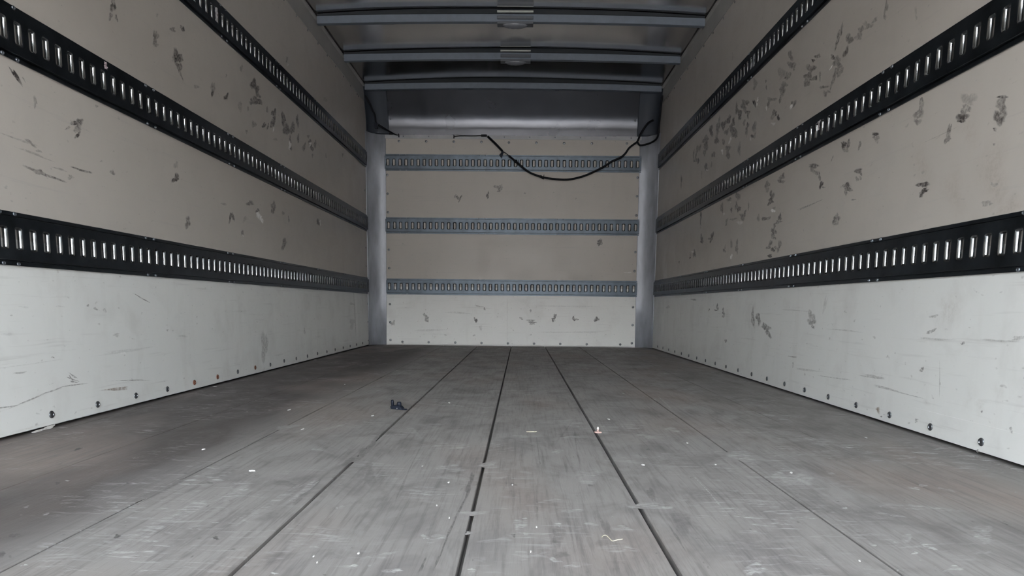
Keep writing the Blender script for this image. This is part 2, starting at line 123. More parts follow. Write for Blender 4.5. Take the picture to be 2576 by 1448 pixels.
(3.8923,0.861,-0.0152,-0.002,-0.0015,-0.0087,0.4,'p'),(3.6765,0.8754,-0.0169,-0.0024,-0.0035,-0.0206,0.6,'d'),(3.6335,0.8534,-0.0264,-0.0043,0.0019,-0.0156,0.8,'d'),(3.5618,0.8065,-0.0379,-0.0005,-0.0174,-0.015,0.6,'d'),
(3.5265,0.8175,-0.0183,-0.0039,0.0091,-0.0119,0.6,'d'),(3.7561,0.864,-0.0177,-0.0024,-0.0016,-0.0095,0.8,'d'),(3.8326,0.8133,-0.0216,-0.0042,0.011,-0.013,0.5,'d'),(3.7197,0.8121,-0.0471,-0.0033,-0.0047,-0.0066,0.4,'d'),
(3.6017,0.7798,-0.0324,-0.0038,-0.0017,-0.0101,0.35,'p'),(3.4766,0.8433,-0.0091,-0.0013,-0.0029,-0.0175,0.45,'d'),(3.2289,0.9054,-0.0284,-0.0048,-0.0021,-0.0126,0.5,'d'),(3.2251,0.882,-0.0258,-0.0042,-0.0015,-0.009,0.4,'d'),
(3.1594,0.8455,-0.0199,-0.0037,0.0016,-0.0186,0.65,'d'),(3.1663,0.8275,-0.0299,-0.0045,-0.0014,-0.0089,0.8,'d'),(3.189,0.8152,-0.0171,-0.0045,0.0066,-0.0064,0.7,'d'),(3.1336,0.7764,-0.0239,-0.0017,-0.004,-0.0064,0.95,'p'),
(3.1209,0.7867,-0.0146,-0.002,-0.0009,-0.0052,0.4,'d'),(3.2244,0.7532,-0.0453,-0.0028,-0.0048,-0.0076,0.8,'d'),(3.1836,0.7517,-0.0203,-0.0025,-0.0012,-0.0071,0.6,'d'),(3.3224,0.7707,-0.0192,-0.0035,0.0053,-0.0137,0.45,'d'),
(3.0475,0.7381,-0.0186,-0.0023,-0.0022,-0.0137,0.65,'d'),(3.0629,0.7199,-0.0364,-0.002,-0.0038,-0.0063,0.55,'d'),(3.1075,0.7046,-0.0121,-0.0017,0.001,-0.0118,0.65,'d'),(3.113,0.6795,-0.0339,-0.0035,-0.0026,-0.0157,0.75,'d'),
(3.1096,0.6585,-0.0218,-0.0021,-0.0013,-0.0079,0.6,'d'),(3.1448,0.6358,-0.0191,-0.0041,0.0116,-0.0121,0.6,'d'),(3.1671,0.6202,-0.0246,-0.0005,-0.0047,-0.0073,0.6,'d'),(3.0325,0.6174,-0.0207,-0.0031,0.0059,-0.0178,0.6,'d'),
(3.1105,0.6052,-0.0224,0.0012,-0.0078,-0.0071,0.8,'d'),(3.0783,0.6128,-0.0167,-0.0014,-0.001,-0.0061,0.55,'d'),(3.1409,0.5814,-0.0274,0.0016,-0.0059,-0.0053,1.0,'d'),(3.6281,0.6666,-0.0166,-0.0014,-0.0045,-0.0266,0.65,'d'),
(3.632,0.6508,-0.0245,0.0008,-0.013,-0.0105,0.65,'d'),(3.7261,0.6874,-0.014,-0.0012,-0.0039,-0.0231,0.45,'d'),(3.7143,0.6182,-0.014,-0.0013,0.0017,-0.0133,0.9,'p'),(3.8504,0.6599,-0.0255,-0.0007,-0.0067,-0.0089,0.6,'d'),
(3.8384,0.676,-0.0112,-0.0009,-0.0022,-0.013,0.4,'d'),(3.0477,0.9076,-0.0226,-0.0062,0.0075,-0.0114,0.65,'d'),(3.0583,0.8896,-0.0324,-0.0057,-0.0014,-0.0085,0.65,'d'),(2.7234,0.8885,-0.0473,-0.0109,0.0004,-0.0065,0.7,'d'),
(2.7356,0.8747,-0.0167,-0.0032,-0.0014,-0.0091,0.5,'d'),(2.6974,0.8587,-0.0212,-0.0062,0.0028,-0.0051,0.5,'d'),(2.6663,0.8385,-0.0088,-0.0016,-0.0023,-0.0148,0.6,'d'),(2.6476,0.8064,-0.0139,-0.0034,0.0027,-0.0095,0.8,'d'),
(2.6251,0.7927,-0.0137,-0.0023,-0.0005,-0.0029,0.5,'d'),(2.4436,0.7691,-0.0207,-0.0035,-0.0013,-0.0082,0.75,'d'),(2.4269,0.7544,-0.0227,-0.0019,-0.0043,-0.0085,0.75,'d'),(2.4423,0.7424,-0.0089,-0.0014,-0.0015,-0.0095,0.55,'d'),
(2.5048,0.6619,-0.0266,-0.0001,-0.0072,-0.0101,0.6,'d'),(2.5026,0.6479,-0.0188,-0.0022,-0.0011,-0.007,0.5,'d'),(2.4978,0.6761,-0.0094,-0.0012,-0.0011,-0.007,0.4,'d'),(2.7516,0.7448,-0.1023,0.0024,-0.0025,-0.0024,0.5,'d'),
(3.9278,0.3524,-0.0197,0.0,-0.0023,-0.0134,0.75,'d'),(3.9566,0.3344,-0.0279,0.0002,-0.0008,-0.0045,0.7,'d'),(4.0989,0.3382,-0.0129,0.0001,-0.0012,-0.007,0.6,'d'),(3.8079,0.3245,-0.0222,0.0002,-0.003,-0.0173,0.65,'d'),
(3.8042,0.3029,-0.0185,0.0003,-0.0015,-0.0086,0.5,'d'),(3.3233,0.3061,-0.0197,-0.0,-0.0003,-0.036,0.65,'d'),(3.251,0.3054,-0.0314,0.0024,-0.0111,-0.0162,0.6,'d'),(3.2309,0.2818,-0.0186,0.0004,-0.0018,-0.011,0.5,'d'),
(3.1441,0.2641,-0.0382,0.0048,-0.0127,-0.0135,0.65,'d'),(3.1099,0.2402,-0.0227,0.0039,-0.0196,-0.0159,0.65,'d'),(3.0884,0.2304,-0.0095,0.001,-0.0079,-0.0119,0.5,'d'),(2.6546,0.3181,-0.025,0.0004,-0.0031,-0.0196,0.5,'d'),
(2.6513,0.2971,-0.027,0.0037,-0.0093,-0.0114,0.5,'d'),(2.6379,0.2808,-0.0107,0.0003,-0.0014,-0.009,0.6,'d'),(3.7375,0.1712,-0.0179,0.0009,-0.0016,-0.0096,0.7,'d'),(4.4765,0.3999,-0.0707,-0.0022,0.0007,-0.0038,0.55,'d'),
(2.5475,0.3632,-0.0098,-0.0009,0.0103,-0.0312,0.15,'d'),(5.2367,0.3505,-0.0626,0.0001,-0.0017,-0.0089,0.3,'d'),(5.4159,0.2947,-0.0818,0.0004,-0.002,-0.1082,0.3,'p'),(5.4081,0.5705,-0.0665,-0.0031,-0.0034,-0.1833,0.2,'p'),  # two tall pale strips: reflection by the corner seam, painted as colour
(2.3674,0.8023,-0.0297,-0.0037,-0.0024,-0.0055,0.75,'d'),(2.3441,0.7903,-0.0068,-0.0013,-0.001,-0.0065,0.6,'d'),(2.3689,0.777,-0.0084,-0.0015,-0.0012,-0.0079,0.4,'d'),(2.3444,0.7751,-0.0055,-0.001,-0.001,-0.0065,0.35,'d'),
(2.3837,0.7123,-0.0169,-0.0025,-0.0003,-0.002,0.6,'d'),(1.9768,0.6923,-0.0248,-0.0033,-0.0018,-0.0067,0.9,'d'),(1.9686,0.6749,-0.0162,0.004,-0.005,-0.0043,0.8,'d'),(1.9826,0.6675,-0.0112,0.002,-0.0056,-0.0055,0.7,'d'),
(1.6825,0.6422,-0.0098,-0.0017,-0.0008,-0.0056,0.3,'d'),(1.7061,0.6037,-0.0167,-0.0005,-0.0019,-0.0048,0.3,'d'),(1.6886,0.5993,-0.0071,-0.001,-0.0004,-0.0028,0.35,'d'),(2.0311,0.7563,-0.0051,-0.001,-0.0004,-0.0028,0.5,'d'),
(1.8747,0.3311,-0.0138,0.0017,-0.0016,-0.0036,0.35,'d'),(1.8794,0.2903,-0.0147,0.0059,-0.0042,-0.0036,0.4,'d'),(1.741,0.2655,-0.0062,0.0003,-0.0004,-0.003,0.8,'d'),(1.8603,0.2708,-0.0767,0.0004,-0.0001,-0.0021,0.2,'d'),
(1.6155,0.2787,-0.0455,0.0006,-0.0002,-0.0028,0.25,'d'),(1.8147,0.3474,-0.0489,0.0003,-0.0054,-0.0359,0.2,'b'),(1.7546,0.5338,-0.0852,0.001,-0.0123,-0.0296,0.25,'b'),(1.6872,0.6648,-0.0612,-0.0112,-0.011,-0.0747,0.25,'b'),
(1.8353,0.6523,-0.0489,-0.0079,-0.0068,-0.0458,0.2,'b'),(1.6221,0.5826,-0.0371,-0.0007,-0.0089,-0.0229,0.3,'b'),(1.99,0.7418,-0.0479,-0.0093,-0.0091,-0.0606,0.16,'b'),(1.7925,0.7895,-0.0462,-0.0112,-0.0044,-0.0296,0.14,'b'),
(1.5535,0.2871,-0.0182,0.0008,-0.0006,-0.0044,0.3,'d'),(1.8095,0.4793,-0.0147,-0.001,-0.0014,-0.0091,0.15,'p'),(2.1203,0.0394,-0.0091,0.0037,-0.0075,-0.0062,0.8,'b'),(2.0987,0.0216,-0.0046,0.0007,-0.0004,-0.0024,0.6,'d'),
(1.9117,0.0428,-0.0076,0.0013,-0.0003,-0.0022,0.8,'d'),(1.9128,0.037,-0.0057,0.001,-0.0003,-0.0022,0.6,'d'),(1.6487,0.0103,-0.0042,0.0009,-0.0004,-0.0024,0.9,'d'),(1.5434,0.0813,-0.0042,0.0013,-0.0019,-0.0046,0.6,'d'),
(2.8138,0.1528,-0.0323,0.0006,0.0005,-0.0024,0.5,'d'),(2.8045,0.121,-0.0061,0.0005,-0.0013,-0.008,0.4,'d'),(2.1643,0.1365,-0.0612,0.0019,0.0004,-0.0038,0.35,'d'),(2.1821,0.1398,-0.0363,0.0011,0.0003,-0.0025,0.35,'d'),
(2.0437,0.1085,-0.0959,-0.0011,0.0005,-0.0018,0.35,'d'),(2.0824,0.1122,-0.0646,-0.0009,0.0004,-0.0012,0.35,'d'),(1.9045,0.1865,-0.0047,0.0004,-0.0007,-0.0049,0.5,'d'),(1.9112,0.1804,-0.0056,0.0005,-0.0004,-0.0027,0.5,'d'),
(1.647,0.1062,-0.0035,0.0005,-0.0003,-0.0019,0.7,'d'),(1.8213,0.1518,-0.0026,0.0003,-0.0011,-0.0073,0.5,'d'),(1.824,0.1695,-0.0017,0.0002,-0.0047,-0.0313,0.25,'d'),(1.7824,0.0748,-0.0931,0.0005,0.0003,-0.0011,0.5,'p'),
(1.6005,0.0757,-0.0756,0.0004,0.0002,-0.001,0.5,'p'),(2.666,0.1127,-0.1058,0.0036,0.0005,-0.0031,0.25,'d'),(2.4272,0.1066,-0.0881,0.0035,0.0003,-0.0021,0.3,'d'),(1.6952,0.1335,-0.0292,0.0039,-0.005,-0.034,0.1,'b'),
(1.5987,0.1558,-0.0157,0.002,-0.004,-0.0275,0.1,'b'),(1.8741,0.0965,-0.0144,0.002,-0.0011,-0.0075,0.2,'b'),(1.6561,0.1194,-0.021,0.0031,-0.0021,-0.0143,0.15,'b'),(2.8194,0.3413,-0.1171,-0.0017,-0.0001,-0.0024,0.2,'d'),
(2.3932,0.2757,-0.1122,-0.0007,0.0001,-0.002,0.2,'d'),(4.8689,0.4118,-0.54,-0.006,-0.0005,-0.0028,0.4,'p')]
MF = [(-0.5288,0.9796,0.0037,0.0013,0.0042,-0.0069,0.8,'d'),(-0.38,0.9772,0.0041,0.0002,0.0027,-0.006,0.7,'d'),(-0.8163,1.272,0.0034,0.0017,0.006,-0.0085,0.7,'d'),(-0.6845,1.279,0.003,0.0002,0.0033,-0.0058,0.7,'d'),
(-0.9745,1.5792,0.0014,0.0108,0.0073,-0.0104,0.8,'d'),(-0.6818,0.9765,0.0023,0.0047,0.0062,-0.0074,0.6,'d'),(-0.6422,0.9005,0.0043,0.0002,0.0067,-0.0088,0.7,'d'),(-0.5311,1.2903,0.0045,0.0002,0.0027,-0.0059,0.5,'d'),
(-0.6135,1.3622,0.0024,0.0001,0.0024,-0.0049,0.6,'d'),(-0.6249,0.8921,0.0021,0.0001,0.0022,-0.0029,0.5,'d'),(0.1296,1.0121,0.0103,0.0005,-0.0022,-0.0406,0.35,'d'),(0.2074,1.0536,0.0054,0.0057,-0.0003,-0.0393,0.3,'d'),
(0.1307,0.9294,0.0095,0.0004,-0.0006,-0.0093,0.3,'d'),(0.3353,1.0877,0.0167,0.0252,-0.0007,-0.049,0.3,'d'),(0.2016,0.8963,0.0038,0.0002,-0.0042,-0.0309,0.25,'d'),(0.3167,1.2541,0.0063,0.0085,-0.0027,-0.0434,0.4,'d'),
(0.1968,0.9865,0.0089,0.0004,-0.0025,-0.0205,0.2,'d'),(0.0617,1.0073,0.0024,0.0001,0.0001,-0.0054,0.5,'d'),(0.0569,1.3096,0.0054,0.0003,0.0001,-0.009,0.45,'d'),(0.2084,1.3086,0.0047,0.0002,-0.0008,-0.0075,0.5,'d'),
(0.3854,1.661,0.0039,0.0003,-0.0017,-0.0095,0.3,'d'),(-0.2328,1.3503,0.0135,-0.0231,0.0023,-0.0511,0.3,'d'),(-0.2559,1.4171,0.0102,-0.0198,0.0014,-0.0526,0.25,'d'),(-0.3824,1.2922,0.0252,-0.0065,0.0064,-0.0203,0.25,'d'),
(-0.596,1.2264,0.0065,0.0484,0.0109,-0.017,0.25,'d'),(-0.3381,1.1035,0.0064,0.0404,0.0099,-0.0184,0.15,'d'),(-0.2618,0.9056,0.0135,0.0217,0.0087,-0.0178,0.15,'d'),(-0.1887,0.9116,0.0109,0.0005,0.0033,-0.0119,0.2,'d'),
(0.3035,1.1761,0.0261,-0.0019,-0.0034,-0.0169,0.4,'p'),(0.2741,1.1674,0.014,0.0007,-0.0016,-0.0096,0.35,'p'),(0.2128,1.4016,0.0292,0.0016,-0.0045,-0.0466,0.25,'p'),(0.1625,1.6237,0.0144,0.0009,-0.0012,-0.0226,0.25,'p'),
(0.0725,1.0614,0.0114,0.0005,0.0,-0.0217,0.35,'p'),(0.5917,1.5926,0.0259,-0.0192,-0.0162,-0.0466,0.35,'p'),(0.6436,1.382,0.0208,-0.0137,-0.0208,-0.0479,0.35,'p'),(0.6148,1.4137,0.011,-0.0038,-0.0094,-0.0239,0.3,'p'),
(0.7683,1.1914,0.0532,-0.0211,-0.0066,-0.0111,0.25,'p'),(0.7985,1.0528,0.0135,-0.0073,-0.0201,-0.0285,0.3,'p'),(0.8737,1.3438,0.0048,-0.005,-0.0048,-0.0077,0.7,'p'),(0.8444,1.3212,0.0063,-0.0063,-0.0055,-0.009,0.4,'p'),
(0.6757,0.9864,0.0047,-0.0063,-0.0051,-0.0075,0.6,'p'),(0.6647,1.0246,0.0093,0.0004,-0.0072,-0.0129,0.3,'p'),(0.6391,0.9568,0.004,-0.0009,-0.0034,-0.0057,0.6,'p'),(0.5955,0.9898,0.0028,-0.0034,-0.003,-0.0051,0.55,'p'),
(0.642,1.1781,0.003,-0.0023,-0.0043,-0.0084,0.55,'p'),(0.901,1.3124,0.0043,-0.011,-0.0059,-0.0087,0.35,'p'),(-0.0955,0.862,0.0099,0.0004,0.0012,-0.0067,0.55,'p'),(-0.1531,0.8749,0.0068,0.0003,0.0015,-0.0062,0.55,'p'),
(-0.0718,0.996,0.005,-0.0023,0.0007,-0.0087,0.4,'p'),(-0.1298,0.8801,0.0042,0.0002,0.0006,-0.0028,0.5,'p'),(0.0077,0.8647,0.0052,0.0002,0.0006,-0.0081,0.5,'p'),(-0.0524,0.9897,0.014,0.0068,0.0023,-0.0137,0.3,'p'),
(0.1316,1.0621,0.0044,-0.0088,-0.0024,-0.0105,0.55,'p'),(0.1217,0.9063,0.0066,-0.0047,-0.0013,-0.0086,0.45,'p'),(0.0798,1.0136,0.0042,-0.0021,-0.0004,-0.0063,0.4,'p'),(0.0791,1.0927,0.0033,0.0002,-0.0,-0.0042,0.45,'p'),
(-0.0068,1.0172,0.0049,0.0002,0.0004,-0.0055,0.4,'p'),(-0.1156,1.2374,0.0169,0.0009,0.0027,-0.0187,0.3,'p'),(-0.2246,0.9465,0.0068,0.0003,0.0012,-0.004,0.4,'p'),(-0.2511,0.9758,0.0167,0.0283,0.0084,-0.0189,0.2,'p'),
(-0.2462,0.8466,0.0036,0.0001,0.0012,-0.0033,0.5,'p'),(-0.2354,1.1427,0.0054,0.0003,0.0015,-0.0058,0.35,'p'),(-0.2423,1.1377,0.0027,0.0001,0.0009,-0.0034,0.4,'p'),(-0.7054,1.0796,0.0034,0.0036,0.0031,-0.0041,0.55,'p'),
(-0.7652,1.117,0.0025,0.004,0.0034,-0.0043,0.4,'p'),(-0.5818,0.8605,0.003,0.001,0.002,-0.0027,0.5,'p'),(-0.7894,1.4921,0.0047,0.0028,0.0034,-0.0058,0.5,'p'),(-0.8086,1.2905,0.0055,-0.0013,0.0019,-0.0029,0.6,'p'),
(-0.413,1.0473,0.0043,0.0016,0.0014,-0.0029,0.4,'p'),(-0.3882,1.0795,0.0032,0.0001,0.0013,-0.0031,0.35,'p'),(-0.4141,1.6103,0.0132,0.0008,0.0053,-0.0179,0.3,'p'),(-0.5902,1.9027,0.0181,0.0296,0.009,-0.0243,0.25,'p'),
(-0.4577,1.9123,0.0186,0.0355,0.0057,-0.0183,0.25,'p'),(0.6593,0.8989,0.011,0.0004,-0.0063,-0.0101,0.45,'p'),(0.3875,0.8881,0.0163,0.0098,-0.0032,-0.0135,0.5,'p'),(0.3775,0.8738,0.0053,0.0002,-0.0018,-0.0055,0.4,'p'),
(0.7025,1.1416,0.0153,-0.0086,-0.0039,-0.0068,0.3,'p'),(0.5054,1.9436,0.0204,-0.0096,-0.006,-0.0255,0.35,'p'),(0.4084,1.8455,0.0199,-0.0087,-0.0034,-0.0174,0.4,'p'),(0.2104,1.8035,0.032,0.0022,-0.001,-0.0139,0.3,'p'),
(0.0831,1.806,0.0426,0.0029,-0.0001,-0.0167,0.25,'p'),(0.2162,0.9569,0.0193,-0.0042,-0.0023,-0.013,0.25,'p'),(0.1479,0.8927,0.0162,0.0007,-0.0007,-0.0086,0.25,'p'),(0.0371,0.9831,0.0177,0.0008,0.0004,-0.0103,0.2,'p'),
(0.7334,1.4376,0.0031,-0.0141,-0.0045,-0.0084,0.3,'p'),(1.5423,2.1588,-0.03,-0.0936,-0.0133,-0.0179,0.2,'p'),(0.8602,1.7925,0.0223,-0.0306,-0.0148,-0.0321,0.2,'p'),(0.0726,0.927,0.0112,0.0005,0.0,-0.0153,0.2,'p'),
(0.2322,1.0468,0.0141,-0.0077,-0.0027,-0.0134,0.3,'p'),(0.1608,1.1385,0.0136,0.0007,-0.0008,-0.0114,0.3,'p'),(0.1843,1.0685,0.0096,0.0004,-0.0006,-0.0061,0.3,'p'),(0.097,1.1708,0.0105,0.0005,-0.0002,-0.0096,0.25,'p'),
(0.1296,1.1972,0.0179,0.0009,-0.0006,-0.0126,0.25,'p'),(-0.0078,1.1192,0.0167,0.0008,0.0008,-0.011,0.25,'p'),(-0.0814,1.4415,0.0298,0.0017,0.0026,-0.025,0.3,'p'),(0.0029,1.4687,0.0217,0.0013,0.001,-0.0223,0.3,'p'),
(-0.1256,0.9112,0.0147,0.0086,0.0028,-0.0102,0.2,'p'),(-0.4878,1.0964,0.0088,0.0592,0.0145,-0.0228,0.3,'p'),(-0.4967,1.0141,0.0077,0.0508,0.0125,-0.0181,0.25,'p'),(-0.4968,0.96,0.0061,0.0378,0.0087,-0.0119,0.2,'p'),
(-0.4532,1.2201,0.0087,0.054,0.009,-0.0164,0.25,'p'),(-0.1926,1.958,0.0343,0.0025,0.0043,-0.0325,0.2,'p'),(-0.2236,1.8605,0.0275,-0.0728,0.0001,-0.0229,0.2,'p'),(-0.3603,1.1855,0.0106,0.0819,0.0077,-0.0148,0.2,'p'),
(-0.3318,1.254,0.0021,0.0737,0.0056,-0.0108,0.3,'p'),(-0.0272,1.3535,-0.0004,-0.045,-0.0038,0.0042,0.55,'d'),(-0.0275,1.2628,0.0,-0.0545,-0.0035,0.0033,0.55,'d'),(-0.0306,1.1586,-0.0033,-0.0591,-0.0014,0.002,0.55,'d'),
(-0.036,1.0495,-0.0027,-0.0594,-0.0013,0.0016,0.55,'d'),(-0.0391,0.9585,-0.0008,-0.0414,-0.0012,0.0011,0.55,'d'),(-0.0411,0.9026,-0.0014,-0.0218,-0.0011,0.0013,0.55,'d'),(-0.0593,0.8794,-0.001,-0.0184,-0.0017,0.0019,0.5,'d'),
(0.4298,1.3188,-0.001,-0.0548,-0.0017,-0.0032,0.5,'p'),(0.427,1.221,-0.0021,-0.0529,-0.0015,-0.0026,0.5,'p'),(0.5998,2.4768,0.0132,0.1913,0.0039,0.0113,0.3,'p'),(0.1146,1.6438,-0.0001,-0.1474,-0.001,-0.0006,0.5,'d'),
(0.1162,1.4945,0.0019,-0.0219,-0.0008,-0.0018,0.5,'d'),(0.1009,1.159,-0.0008,-0.0648,-0.001,-0.0002,0.35,'d'),(0.2162,1.7764,-0.0086,-0.1441,-0.0016,-0.0009,0.35,'d'),(0.2061,1.5606,-0.0026,-0.0915,-0.0015,-0.0016,0.35,'d'),
(0.1946,1.8901,0.0405,0.1969,0.0009,-0.0057,0.2,'d'),(-0.1689,1.5379,0.0056,-0.1314,-0.0022,0.0036,0.3,'d'),(-0.1571,1.3073,0.0067,-0.1119,-0.0018,0.0023,0.3,'d'),(-0.2997,1.6898,0.004,-0.0824,-0.0087,0.019,0.4,'d'),
(-0.2979,1.5727,-0.0018,-0.0489,-0.0082,0.0202,0.4,'d'),(-0.306,1.503,-0.0073,-0.0298,-0.0076,0.0218,0.4,'d'),(-0.325,1.2687,0.0019,-0.048,-0.0046,0.008,0.35,'d'),(-0.3238,1.1937,-0.0005,-0.0359,-0.0043,0.0077,0.35,'d'),
(0.3099,1.0037,-0.0012,-0.049,-0.0015,-0.0019,0.4,'d')]
SL = [(1.8424,0.038),
(2.049,0.0363),
(2.2579,0.036),
(2.4633,0.0331),
(2.6722,0.0343),
(2.8802,0.0348),
(3.0905,0.0366),
(3.2967,0.0372),
(3.4984,0.0344),
(3.7063,0.0373),
(3.9083,0.0348),
(4.1147,0.0335),
(4.3218,0.0349),
(4.5332,0.0327),
(4.7385,0.0344),
(4.9538,0.0335),
(5.1578,0.0338),
(5.3607,0.0339),
(5.5702,0.0342)]
SLc = [(5.7337,1.2674),
(5.7368,1.1165),
(5.7385,0.8086),
(5.7509,0.6589),
(5.7667,0.3504),
(5.7738,0.2013),
(5.7774,0.0449)]
SR = [(2.8804,0.0329),
(2.6727,0.0322),
(2.469,0.0342),
(2.2656,0.0346),
(2.0588,0.0333),
(1.8553,0.0329),
(1.6499,0.034)]
SBb = [(-0.9498,0.0294),
(-0.7229,0.0285),
(-0.4934,0.028),
(-0.2669,0.0272),
(-0.0392,0.0267),
(0.1863,0.0269),
(0.4115,0.0264),
(0.6397,0.0269),
(0.9273,0.0278),
(1.0266,0.0399),
(-1.0525,0.0447)]
SBl = [(-1.0646,1.4232),
(-1.0632,1.2702),
(-1.0617,1.118),
(-1.0582,0.8077),
(-1.0573,0.6545),
(-1.0542,0.3506),
(-1.0537,0.1966)]
SBr = [(1.0295,1.4185),
(1.0293,1.2676),
(1.0296,1.1108),
(1.0311,0.8088),
(1.0287,0.6511),
(1.0273,0.3478),
(1.028,0.1944)]
SBt = [(-0.963,1.6961),
(-0.7363,1.6959),
(-0.5052,1.6946),
(-0.2762,1.6935),
(-0.0474,1.6914),
(0.1811,1.6919),
(0.4111,1.6902),
(0.6415,1.6908),
(0.9313,1.6918)]
TRL = [(4.0833,1.9531),
(4.286,1.9522),
(4.4913,1.9491),
(4.7014,1.9522),
(4.9111,1.9504),
(5.1127,1.949),
(5.3179,1.9492),
(5.5271,1.9527),
(5.5754,1.9533)]
TRR = [(4.1139,1.9543),
(4.3218,1.9576),
(4.7203,1.9559),
(4.9251,1.9539),
(5.1301,1.9535),
(5.3292,1.9494)]
CAB = [(-0.2226,5.902,1.7345),
(-0.1593,5.895,1.6764),
(-0.0994,5.89,1.6155)]
CAB2 = [(-0.0994,5.89,1.6155),
(-0.0696,5.888,1.5979),
(-0.0464,5.888,1.579)]
CAB3 = [(-0.0464,5.888,1.579),
(0.0201,5.886,1.5267),
(0.0933,5.886,1.469),
(0.1422,5.885,1.4395),
(0.2314,5.885,1.4102),
(0.3343,5.885,1.3951),
(0.437,5.885,1.3911),
(0.5253,5.885,1.4063),
(0.627,5.885,1.4403),
(0.7413,5.885,1.4974),
(0.8015,5.885,1.5373),
(0.8753,5.885,1.5709),
(0.915,5.885,1.6038),
(0.9475,5.885,1.6499),
(0.9997,5.882,1.6888),
(1.0127,5.88,1.7017),
(1.0344,5.86,1.7562),
(1.0783,5.82,1.8236),
(1.1167,5.78,1.8423)]
CAB4 = [(1.0117,5.872,1.6898),
(1.0315,5.865,1.6663),
(1.076,5.85,1.6696),
(1.1238,5.82,1.6822),
(1.1504,5.79,1.7013),
(1.1567,5.76,1.727),
(1.1583,5.735,1.8219),
(1.1617,5.71,1.9408),
(1.1664,5.7,2.009)]
WIRE = [(-0.5031,5.908,1.7338),
(-0.4435,5.905,1.7383),
(-0.3281,5.905,1.7391),
(-0.272,5.902,1.742)]
CONN = [(-0.2786,5.902,1.742),
(-0.2292,5.902,1.7408)]
TAIL = [(-0.0961,5.89,1.6124),
(-0.122,5.885,1.5794),
(-0.0928,5.89,1.6092),
(-0.112,5.885,1.5667)]
LC = [(-1.1961,5.72,1.9983),
(-1.1808,5.735,1.9754),
(-1.1582,5.75,1.9317),
(-1.1485,5.765,1.9028),
(-1.1314,5.78,1.8636),
(-1.1283,5.79,1.8202),
(-1.1259,5.795,1.7893)]
LC2 = [(-1.1075,5.8,1.7938),
(-1.0557,5.84,1.7686),
(-1.0207,5.87,1.7555),
(-0.9856,5.9,1.7421),
(-0.9614,5.905,1.739)]
CURL = [(0.1951,1.0041),
(0.1991,1.0106),
(0.2033,1.0108),
(0.2067,0.9992),
(0.2095,0.9888),
(0.217,0.9917),
(0.2252,0.9951)]
CHIPS = [(0.3432,1.4886,0.0062,0.0059),
(0.5015,1.7425,0.0047,0.0107),
(0.5065,1.5019,0.004,0.0061),
(-0.5334,1.869,0.0038,0.0188),
(-0.4858,1.3864,0.0098,0.0072),
(-0.3918,2.1163,0.0062,0.0156),
(-0.6864,2.216,0.0038,0.0177),
(-0.1837,2.4281,0.0064,0.0151),
(-0.1403,1.4492,0.0026,0.0092),
(-0.0734,1.1577,0.0021,0.006),
(-0.0446,1.087,0.0019,0.0053),
(-0.0691,1.315,0.0039,0.0091),
(-0.1543,0.9207,0.0022,0.0055),
(-0.2134,0.9075,0.0019,0.0039),
(-0.2016,0.8844,0.0016,0.003),
(0.0974,1.0466,0.0019,0.0039),
(0.0867,0.937,0.0014,0.0047),
(1.0132,1.8525,0.0039,0.0131),
(0.5423,0.9204,0.0017,0.0034),
(0.648,1.4329,0.0043,0.0076),
(-1.1998,2.8164,0.008,0.02),
(-1.2069,4.2467,0.0144,0.02),
(0.486,2.7508,0.0041,0.0193),
(0.5791,2.5706,0.0038,0.017),
(0.3462,2.1049,0.0037,0.0152),
(-0.6804,1.5888,0.0028,0.0097),
(-0.6922,2.9504,0.0042,0.02),
(0.0562,1.3035,0.0023,0.006)]


# ------------------------------------------------------------------ materials
def mat(name):
    m = bpy.data.materials.new(name); m.use_nodes = True
    n = m.node_tree.nodes; b = n['Principled BSDF']
    return m, m.node_tree, n, b
def N(nt, t, **k):
    n = nt.nodes.new(t)
    for a, v in k.items(): setattr(n, a, v)
    return n
def lk(nt, a, b): nt.links.new(a, b)
def noise(nt, vec, scale, detail=3, rough=0.55, mapscale=None, dist=0.0):
    if mapscale:
        mp = N(nt, 'ShaderNodeMapping'); mp.inputs['Scale'].default_value = mapscale
        lk(nt, vec, mp.inputs['Vector']); vec = mp.outputs[0]
    n = N(nt, 'ShaderNodeTexNoise'); n.inputs['Scale'].default_value = scale; n.inputs['Detail'].default_value = detail
    n.inputs['Roughness'].default_value = rough; n.inputs['Distortion'].default_value = dist
    lk(nt, vec, n.inputs['Vector']); return n.outputs['Fac']
def ramp(nt, fac, p0, p1, v0=0.0, v1=1.0):
    n = N(nt, 'ShaderNodeMapRange'); n.inputs[1].default_value = p0; n.inputs[2].default_value = p1
    n.inputs[3].default_value = v0; n.inputs[4].default_value = v1; n.clamp = True
    lk(nt, fac, n.inputs[0]); return n.outputs[0]
def mth(nt, op, a, b=None):
    n = N(nt, 'ShaderNodeMath', operation=op)
    for i, v in enumerate((a, b)):
        if v is None: continue
        if isinstance(v, (int, float)): n.inputs[i].default_value = v
        else: lk(nt, v, n.inputs[i])
    return n.outputs[0]
def mix(nt, fac, a, b, mode='MIX'):
    n = N(nt, 'ShaderNodeMix', data_type='RGBA', blend_type=mode)
    for i, v in ((0, fac), (6, a), (7, b)):
        if isinstance(v, (int, float)): n.inputs[i].default_value = v
        elif isinstance(v, tuple): n.inputs[i].default_value = v + (1,)
        else: lk(nt, v, n.inputs[i])
    return n.outputs[2]
def coords(nt): return N(nt, 'ShaderNodeTexCoord').outputs['Object']
def marks_of(nt):
    a = N(nt, 'ShaderNodeAttribute', attribute_name='mark')
    s = N(nt, 'ShaderNodeSeparateColor'); lk(nt, a.outputs['Color'], s.inputs[0]); return s.outputs
